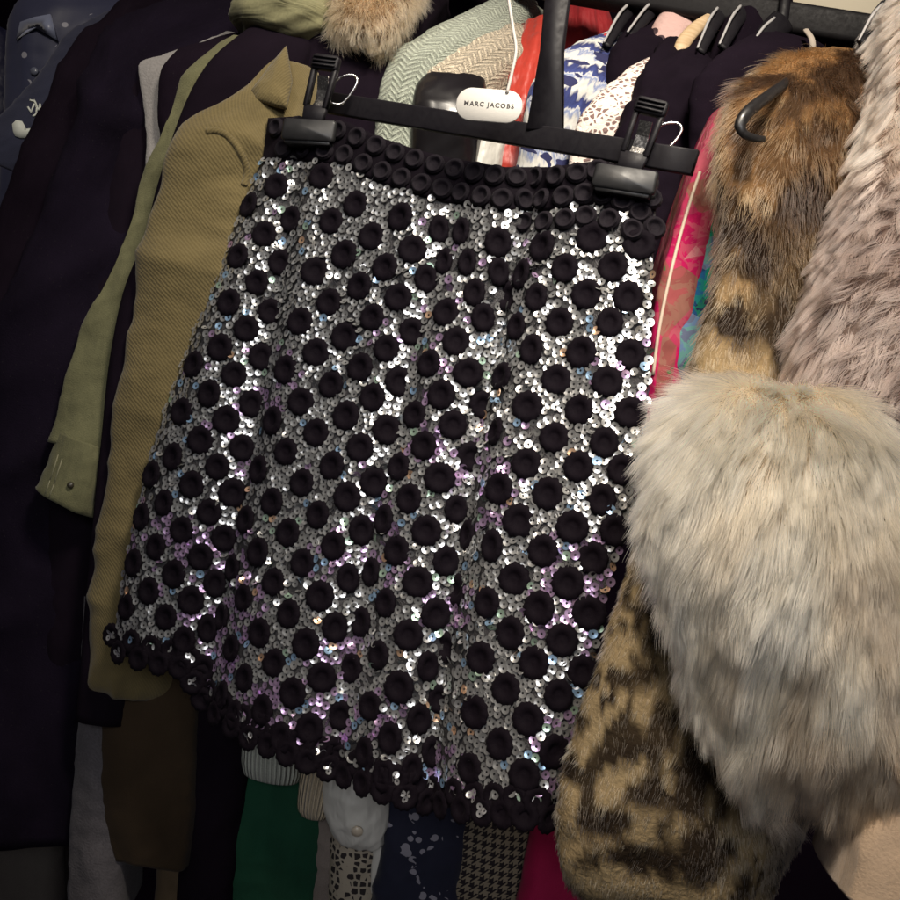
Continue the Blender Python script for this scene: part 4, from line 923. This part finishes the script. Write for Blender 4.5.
# --- taupe grey fur coat with a creamy collar
def greyc(R):
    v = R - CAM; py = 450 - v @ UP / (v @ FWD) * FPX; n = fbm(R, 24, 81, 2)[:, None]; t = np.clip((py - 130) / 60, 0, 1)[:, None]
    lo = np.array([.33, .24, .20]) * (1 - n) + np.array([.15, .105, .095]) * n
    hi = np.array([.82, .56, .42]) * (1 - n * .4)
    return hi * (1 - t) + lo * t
gr = root('grey_fur_coat', P(850, 600, .64), 'shaggy taupe grey fur coat with a cream pink collar at the right edge', 'coat')
V, F, uv = loft([(915, 1030, -15, .74), (900, 1020, 40, .70), (890, 1015, 90, .68), (878, 1010, 140, .665), (860, 1005, 195, .652), (838, 1000, 250, .645), (818, 995, 310, .638), (802, 990, 370, .634), (792, 985, 430, .632), (788, 980, 520, .635), (784, 975, 600, .64)], levels=90, nf=44, fold=.010, ff=(14, 5), seed=75, bulge=.8, bmax=.07, back=.12)
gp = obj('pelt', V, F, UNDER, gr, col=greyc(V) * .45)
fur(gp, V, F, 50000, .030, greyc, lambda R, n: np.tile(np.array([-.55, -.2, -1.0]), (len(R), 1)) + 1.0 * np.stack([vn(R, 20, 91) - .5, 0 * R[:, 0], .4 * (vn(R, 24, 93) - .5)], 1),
    lift=.34, jit=.07, clump=42, cstr=.92, cvar=.55, rad=.00020, seed=13, K=9, bend=.45, wave=.6)

# --- pale fox fur
def fox(R):
    n = fbm(R, 20, 101, 2)[:, None]; v = R - CAM; px = 450 + v @ RIGHT / (v @ FWD) * FPX; py = 450 - v @ UP / (v @ FWD) * FPX
    c = np.array([.84, .67, .46]) * (1 - n) + np.array([.64, .48, .31]) * n
    dk = np.clip((fbm(R * np.array([1, 1, .45]), 26, 105, 2) - .48) / .1, 0, 1)[:, None] * np.clip((px - 690) / 70, 0, 1)[:, None] * np.clip((py - 450) / 100, 0, 1)[:, None]  # shadows between the fur clumps, put into the strand colour
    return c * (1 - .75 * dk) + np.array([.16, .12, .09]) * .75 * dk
fx = root('fox_fur_stole', P(800, 820, .58), 'fluffy pale cream fox fur bulging in front of the leopard and grey fur coats', 'fur stole')
V, F, uv = loft([(752, 826, 390, .605), (712, 856, 403, .59), (682, 876, 432, .578), (667, 889, 478, .57), (664, 899, 536, .566), (675, 908, 594, .566), (692, 914, 652, .568), (708, 914, 706, .572), (728, 905, 752, .578), (748, 890, 784, .585), (774, 864, 800, .592)], levels=80, nf=50, fold=.012, ff=(18, 4), seed=77, bulge=.75, bmax=.095, back=.07, tilt=.1)
fp = obj('pelt', V, F, UNDER, fx, col=fox(V) * .5)
ctr_ = P(785, 372, .63)
def ffl(R, n):
    o = R - ctr_; o /= np.linalg.norm(o, axis=1, keepdims=True); g = np.tile(np.array([-.12, -.1, -1.0]), (len(R), 1)); return g + o * .8 + .35 * np.stack([vn(R, 18, 111) - .5, 0 * R[:, 0], 0 * R[:, 0]], 1)
fur(fp, V, F, 80000, .038, fox, ffl, lift=.33, jit=.10, clump=36, cstr=.74, cvar=.45, rad=.00017, seed=17, K=9, bend=.5, cull=-.45)

# --- beige coat in the corner
BG = cloth('beige_wool', (.36, .27, .19), .95, .15, 500, .5, .1, .3)
be = root('beige_coat', P(900, 900, .54), 'beige wool coat with a rolled collar in the bottom right corner', 'coat')
V, F, uv = loft([(892, 1000, 772, .56), (878, 1000, 792, .552), (869, 1000, 820, .547), (858, 1000, 862, .543), (846, 1000, 912, .543)], levels=50, fold=.006, seed=79, bulge=.4, ff=(20, 6))
obj('coat_body', V, F, BG, be, uv=uv); tr = bvh(V, F)
V, F, uv = loft([(888, 990, 744, .546), (883, 990, 770, .536), (886, 990, 796, .53), (896, 990, 818, .53), (912, 990, 834, .535)], levels=40, fold=.003, seed=80, bulge=.5, tilt=.7, back=.04, bmax=.03)
obj('collar', V, F, BG, be, uv=uv)

# --- rail and hangers
RAILM = plain('black_rail_paint', (.008, .007, .008), .6, 0, .25, .1, 300)
A, B = P(1050, 64, .86), P(470, -30, 1.06); A2, B2 = A + (A - B) * .3, B + (B - A) * 1.6
sec = rrect(.03, .03, .006, 4); ax = (B2 - A2) / np.linalg.norm(B2 - A2); zz = UP - ax * (UP @ ax); zz /= np.linalg.norm(zz); yy = np.cross(zz, ax); L_ = []
for s in np.linspace(0, 1, 6): L_.append(A2 + (B2 - A2) * s + sec[:, :1] * yy + sec[:, 1:] * zz)
n = len(sec); V = np.concatenate(L_); i = np.arange(6 * n).reshape(6, n); nx = np.roll(i, -1, 1)
tag(obj('clothes_rail', V, np.stack([i[:-1], nx[:-1], nx[1:], i[1:]], -1).reshape(-1, 4).tolist() + [i[0].tolist(), i[-1][::-1].tolist()], RAILM), 'black square clothes rail running behind the hangers across the top', 'rail')
EDGE = plain('painted_rim_glint', (.34, .33, .33), .45)  # grey colour stands for the glints along the black arms
def hanger(nx_, ny, nd, tx, ty, td, label, w=11, strap=False):
    h = root('hanger', P(nx_, ny, nd), label, 'hanger', 'hangers on the rail')
    mx, my, md = (nx_ * .62 + tx * .38), (ny * .7 + ty * .3), (nd * .6 + td * .4)
    V, F = pxtube([(nx_, ny, nd), (mx, my, md), (tx, ty, td)], [w * .62, w * .55, w * .4], n=16, flat=.45); obj('arm', V, F, PLASTIC, h)
    e = 2.2
    V, F = pxtube([(nx_ - w * .35, ny - 4, nd - .012), (mx - w * .35, my - 4, md - .012), (tx - w * .2, ty - 4, td - .012)], [1.5, 1.5, 1.1], n=8); obj('arm_glint', V, F, EDGE, h)
    V, F = pxtube([(nx_, ny + 3, nd), (nx_ + 3, ny - 18, nd), (nx_ + 5, ny - 36, nd + .005)], [6, 5.5, 5], n=12, flat=.6); obj('neck', V, F, PLASTIC, h)
    V, F = pxtube([(nx_ + 4, ny - 30, nd), (nx_ + 6, ny - 56, nd), (nx_ + 1, ny - 74, nd + .03), (nx_ + 10, ny - 84, nd + .06), (nx_ + 20, ny - 66, nd + .07)], 1.5, n=8); obj('hook', V, F, CHROME, h)
hanger(632, 8, 1.0, 606, 46, .95, 'black plastic hanger inside the small black jacket')
hanger(662, 2, 1.0, 630, 36, .955, 'black plastic hanger just left of the blush pink top', 13)
hanger(722, 12, .955, 700, 52, .915, 'black plastic hanger with a painted rim glint right of the wooden arm', 13)
hanger(745, 10, .945, 722, 48, .90, 'black plastic hanger with a painted rim glint above the padded black shoulder', 13)
hanger(782, 22, .92, 748, 62, .87, 'wide black hanger sloping into the round shouldered black jacket', 22)
hanger(888, 8, .80, 862, 44, .76, 'black hanger with a painted edge glint beside the cream wall patch at top right', 16)
hanger(52, 8, 1.2, 30, 30, 1.13, 'thin black hanger holding the navy satin shirt', 8)
hanger(168, -8, 1.12, 156, 20, 1.07, 'black hanger with a painted edge glint behind the black coats at top left', 9)
# black plastic hanger end looping out of the ginger fur
hk = root('hanger', P(745, 130, .70), 'glossy black hanger end curling out of the ginger fur shoulder', 'hanger', 'hangers on the rail')
V, F = pxtube([(814, 60, .775), (790, 80, .712), (767, 97, .672), (748, 112, .652), (740, 125, .648), (744, 134, .648), (754, 138, .65), (764, 139, .655)], [4, 5, 6, 6.5, 6, 4.6, 4, 3], n=16, flat=.7)
obj('arm', V, F, plain('gloss_black_plastic', (.010, .009, .009), .36, 0, .4), hk)
# black garments filling the rail behind
garment('coat', 'black coat hanging behind the hangers to the right of the lace blouse', 'coat', [(742, 796, -20, .98), (728, 800, 20, .955), (712, 812, 60, .945), (700, 830, 110, .94), (690, 840, 200, .94)], BLK, 'black coats behind the hangers', fold=.008, seed=83, bulge=.4)
garment('coat', 'black coat hanging behind the rail between the red shirt and the pale green sweater', 'coat', [(330, 530, -60, 1.16), (322, 540, 0, 1.15), (310, 550, 60, 1.15), (300, 560, 150, 1.15)], BLK3, 'black coats behind the hangers', fold=.010, seed=84, bulge=.3)
garment('coat', 'black coat hanging at the back behind the red pleated shirt', 'coat', [(585, 740, -60, 1.15), (590, 735, 0, 1.14), (592, 730, 60, 1.14), (590, 725, 150, 1.14)], BLK3, 'black coats behind the hangers', fold=.010, seed=85, bulge=.3)
V, F = pxtube([(806, 30, .885), (812, 40, .872), (812, 54, .872), (806, 64, .88)], 3.2, n=10, flat=.5)
tag(obj('cord_loop', V, F, plain('pale_tape', (.35, .3, .25), .8)), 'pale tape loop tied round the rail near the ginger fur', 'loop')
# pale wall panel
pw = Mat('cream_paint', (.62, .56, .44), .8, 0, .2); pw.bump(pw.noise(pw.ob(), 40, 3), .1, .002)
p = np.array([P(785, -80, 1.45), P(1000, -45, 1.45), P(1000, 60, 1.45), P(785, 30, 1.45)]); V = np.concatenate([p, p + FWD * .02])
tag(obj('wall', V, [[0, 1, 2, 3], [7, 6, 5, 4], [0, 4, 5, 1], [1, 5, 6, 2], [2, 6, 7, 3], [3, 7, 4, 0]], pw.m, smooth=False), kind='structure')

WORLD_GAIN = .08; EXPO = 0.32
def LIGHTS():
    spot((.12, .18, 2.32), (.02, .85, 1.63), 56, 56)
    spot((-.32, -.3, 2.3), (.19, .58, 1.345), 72, 34, .12, (1, .86, .70))  # added lamp, brightens the fox and leopard furs
    for x, y, z, w in ((-1.1, -2.2, 2.7, 75), (-.4, -2.4, 2.7, 75), (.3, -2.5, 2.7, 75), (1.1, -2.2, 2.7, 75), (-.8, -3.4, 2.7, 85), (0, -3.6, 2.7, 85), (.8, -3.6, 2.7, 85), (.2, -4.6, 2.7, 120), (-.3, -5.5, 2.4, 140)):  # unseen lamps added behind the camera so the sequins glint
        d = math.dist((x, y, z), (0, .78, 1.45)); spot((x, y, z), (-.01, .78, 1.44), w * .72, 2 * math.degrees(math.atan(.40 / d)), .42, (.95, .96, 1.0))
    spot((.1, -.3, 2.5), (.10, .95, 1.76), 34, 34)  # added lamp that lifts the knits at top centre
    spot((-.6, -.2, 2.6), (-.36, 1.05, 1.78), 40, 36)  # added lamp that lifts the navy clothes at top left
    p = P(830, 5, 1.4); spot((p[0], 1.05, p[2] + .75), tuple(p), 45, 40)  # unseen lamp added just to brighten the cream wall panel

# ================================================================== setting: rail, dark back, lamps
DARK = Mat('dark_recess', (.012, .006, .014), .95, 0, .05); DARK.bump(DARK.noise(DARK.ob(), 3, 3), .3, .05)
V = np.array([[-3, 1.75, -.2], [3, 1.75, -.2], [3, 1.75, 3.2], [-3, 1.75, 3.2], [-3, 1.85, -.2], [3, 1.85, -.2], [3, 1.85, 3.2], [-3, 1.85, 3.2]], float)
BX = [[0, 1, 2, 3], [7, 6, 5, 4], [0, 4, 5, 1], [1, 5, 6, 2], [2, 6, 7, 3], [3, 7, 4, 0]]
tag(obj('wall', V, BX, DARK.m, smooth=False), kind='structure')
W = bpy.data.worlds.new('World'); S.world = W; W.use_nodes = True; t = W.node_tree; t.nodes.clear()
out = t.nodes.new('ShaderNodeOutputWorld'); bg = t.nodes.new('ShaderNodeBackground'); t.links.new(bg.outputs[0], out.inputs[0])
tc = t.nodes.new('ShaderNodeTexCoord'); sp = t.nodes.new('ShaderNodeSeparateXYZ'); t.links.new(tc.outputs['Generated'], sp.inputs[0])
nz = t.nodes.new('ShaderNodeTexNoise'); nz.inputs['Scale'].default_value = 3.5; nz.inputs['Detail'].default_value = 3; t.links.new(tc.outputs['Generated'], nz.inputs['Vector'])
def wm(op, a, b=0., c=0.):
    n = t.nodes.new('ShaderNodeMath'); n.operation = op
    for k, v in enumerate((a, b, c)):
        if isinstance(v, (int, float)): n.inputs[k].default_value = v
        else: t.links.new(v, n.inputs[k])
    return n.outputs[0]
def mr(v, a, b, c, d):
    n = t.nodes.new('ShaderNodeMapRange'); n.interpolation_type = 'SMOOTHSTEP'; t.links.new(v, n.inputs[0])
    for k, x in enumerate((a, b, c, d)): n.inputs[k + 1].default_value = x
    return n.outputs[0]
behind = mr(sp.outputs['Y'], .25, -.45, .0, 1.0); high = mr(sp.outputs['Z'], -.40, .40, .22, 1.0); pat = mr(nz.outputs['Fac'], .40, .64, .45, 1.5)
side = wm('MULTIPLY', mr(sp.outputs['X'], -.85, -.15, .25, 1.0), mr(sp.outputs['X'], .35, .95, 1.0, .35))
st = wm('ADD', wm('MULTIPLY', wm('MULTIPLY', side, wm('MULTIPLY', behind, high)), wm('MULTIPLY', pat, WORLD_GAIN)), .010)
rp = t.nodes.new('ShaderNodeMix'); rp.data_type = 'RGBA'; t.links.new(behind, rp.inputs[0]); rp.inputs[6].default_value = (.75, .35, .85, 1); rp.inputs[7].default_value = (1.0, .92, .93, 1)
t.links.new(rp.outputs[2], bg.inputs[0]); t.links.new(st, bg.inputs[1])
def area(loc, aim, size, watts, col=(1, .93, .82)):
    l = bpy.data.lights.new('ceiling_lamp', 'AREA'); l.shape = 'DISK'; l.size = size; l.energy = watts; l.color = col
    o = bpy.data.objects.new('ceiling_lamp', l); COL.objects.link(o); o.location = loc
    o.rotation_euler = (Vector(aim) - Vector(loc)).to_track_quat('-Z', 'Y').to_euler(); return o
def spot(loc, aim, watts, angle, radius=.12, col=(1, .90, .76)):
    l = bpy.data.lights.new('unseen_spot', 'SPOT'); l.energy = watts; l.color = col; l.spot_size = math.radians(angle); l.spot_blend = 1.0; l.shadow_soft_size = radius
    o = bpy.data.objects.new('unseen_spot', l); COL.objects.link(o); o.location = loc
    o.rotation_euler = (Vector(aim) - Vector(loc)).to_track_quat('-Z', 'Y').to_euler(); return o
LIGHTS()
v = S.view_settings; v.view_transform = 'Standard'; v.look = 'None'; v.exposure = EXPO; v.gamma = 1; v.use_curve_mapping = False
S.cycles.max_bounces = 8; S.cycles.transparent_max_bounces = 8
try: S.cycles.use_adaptive_sampling = True
except Exception: pass
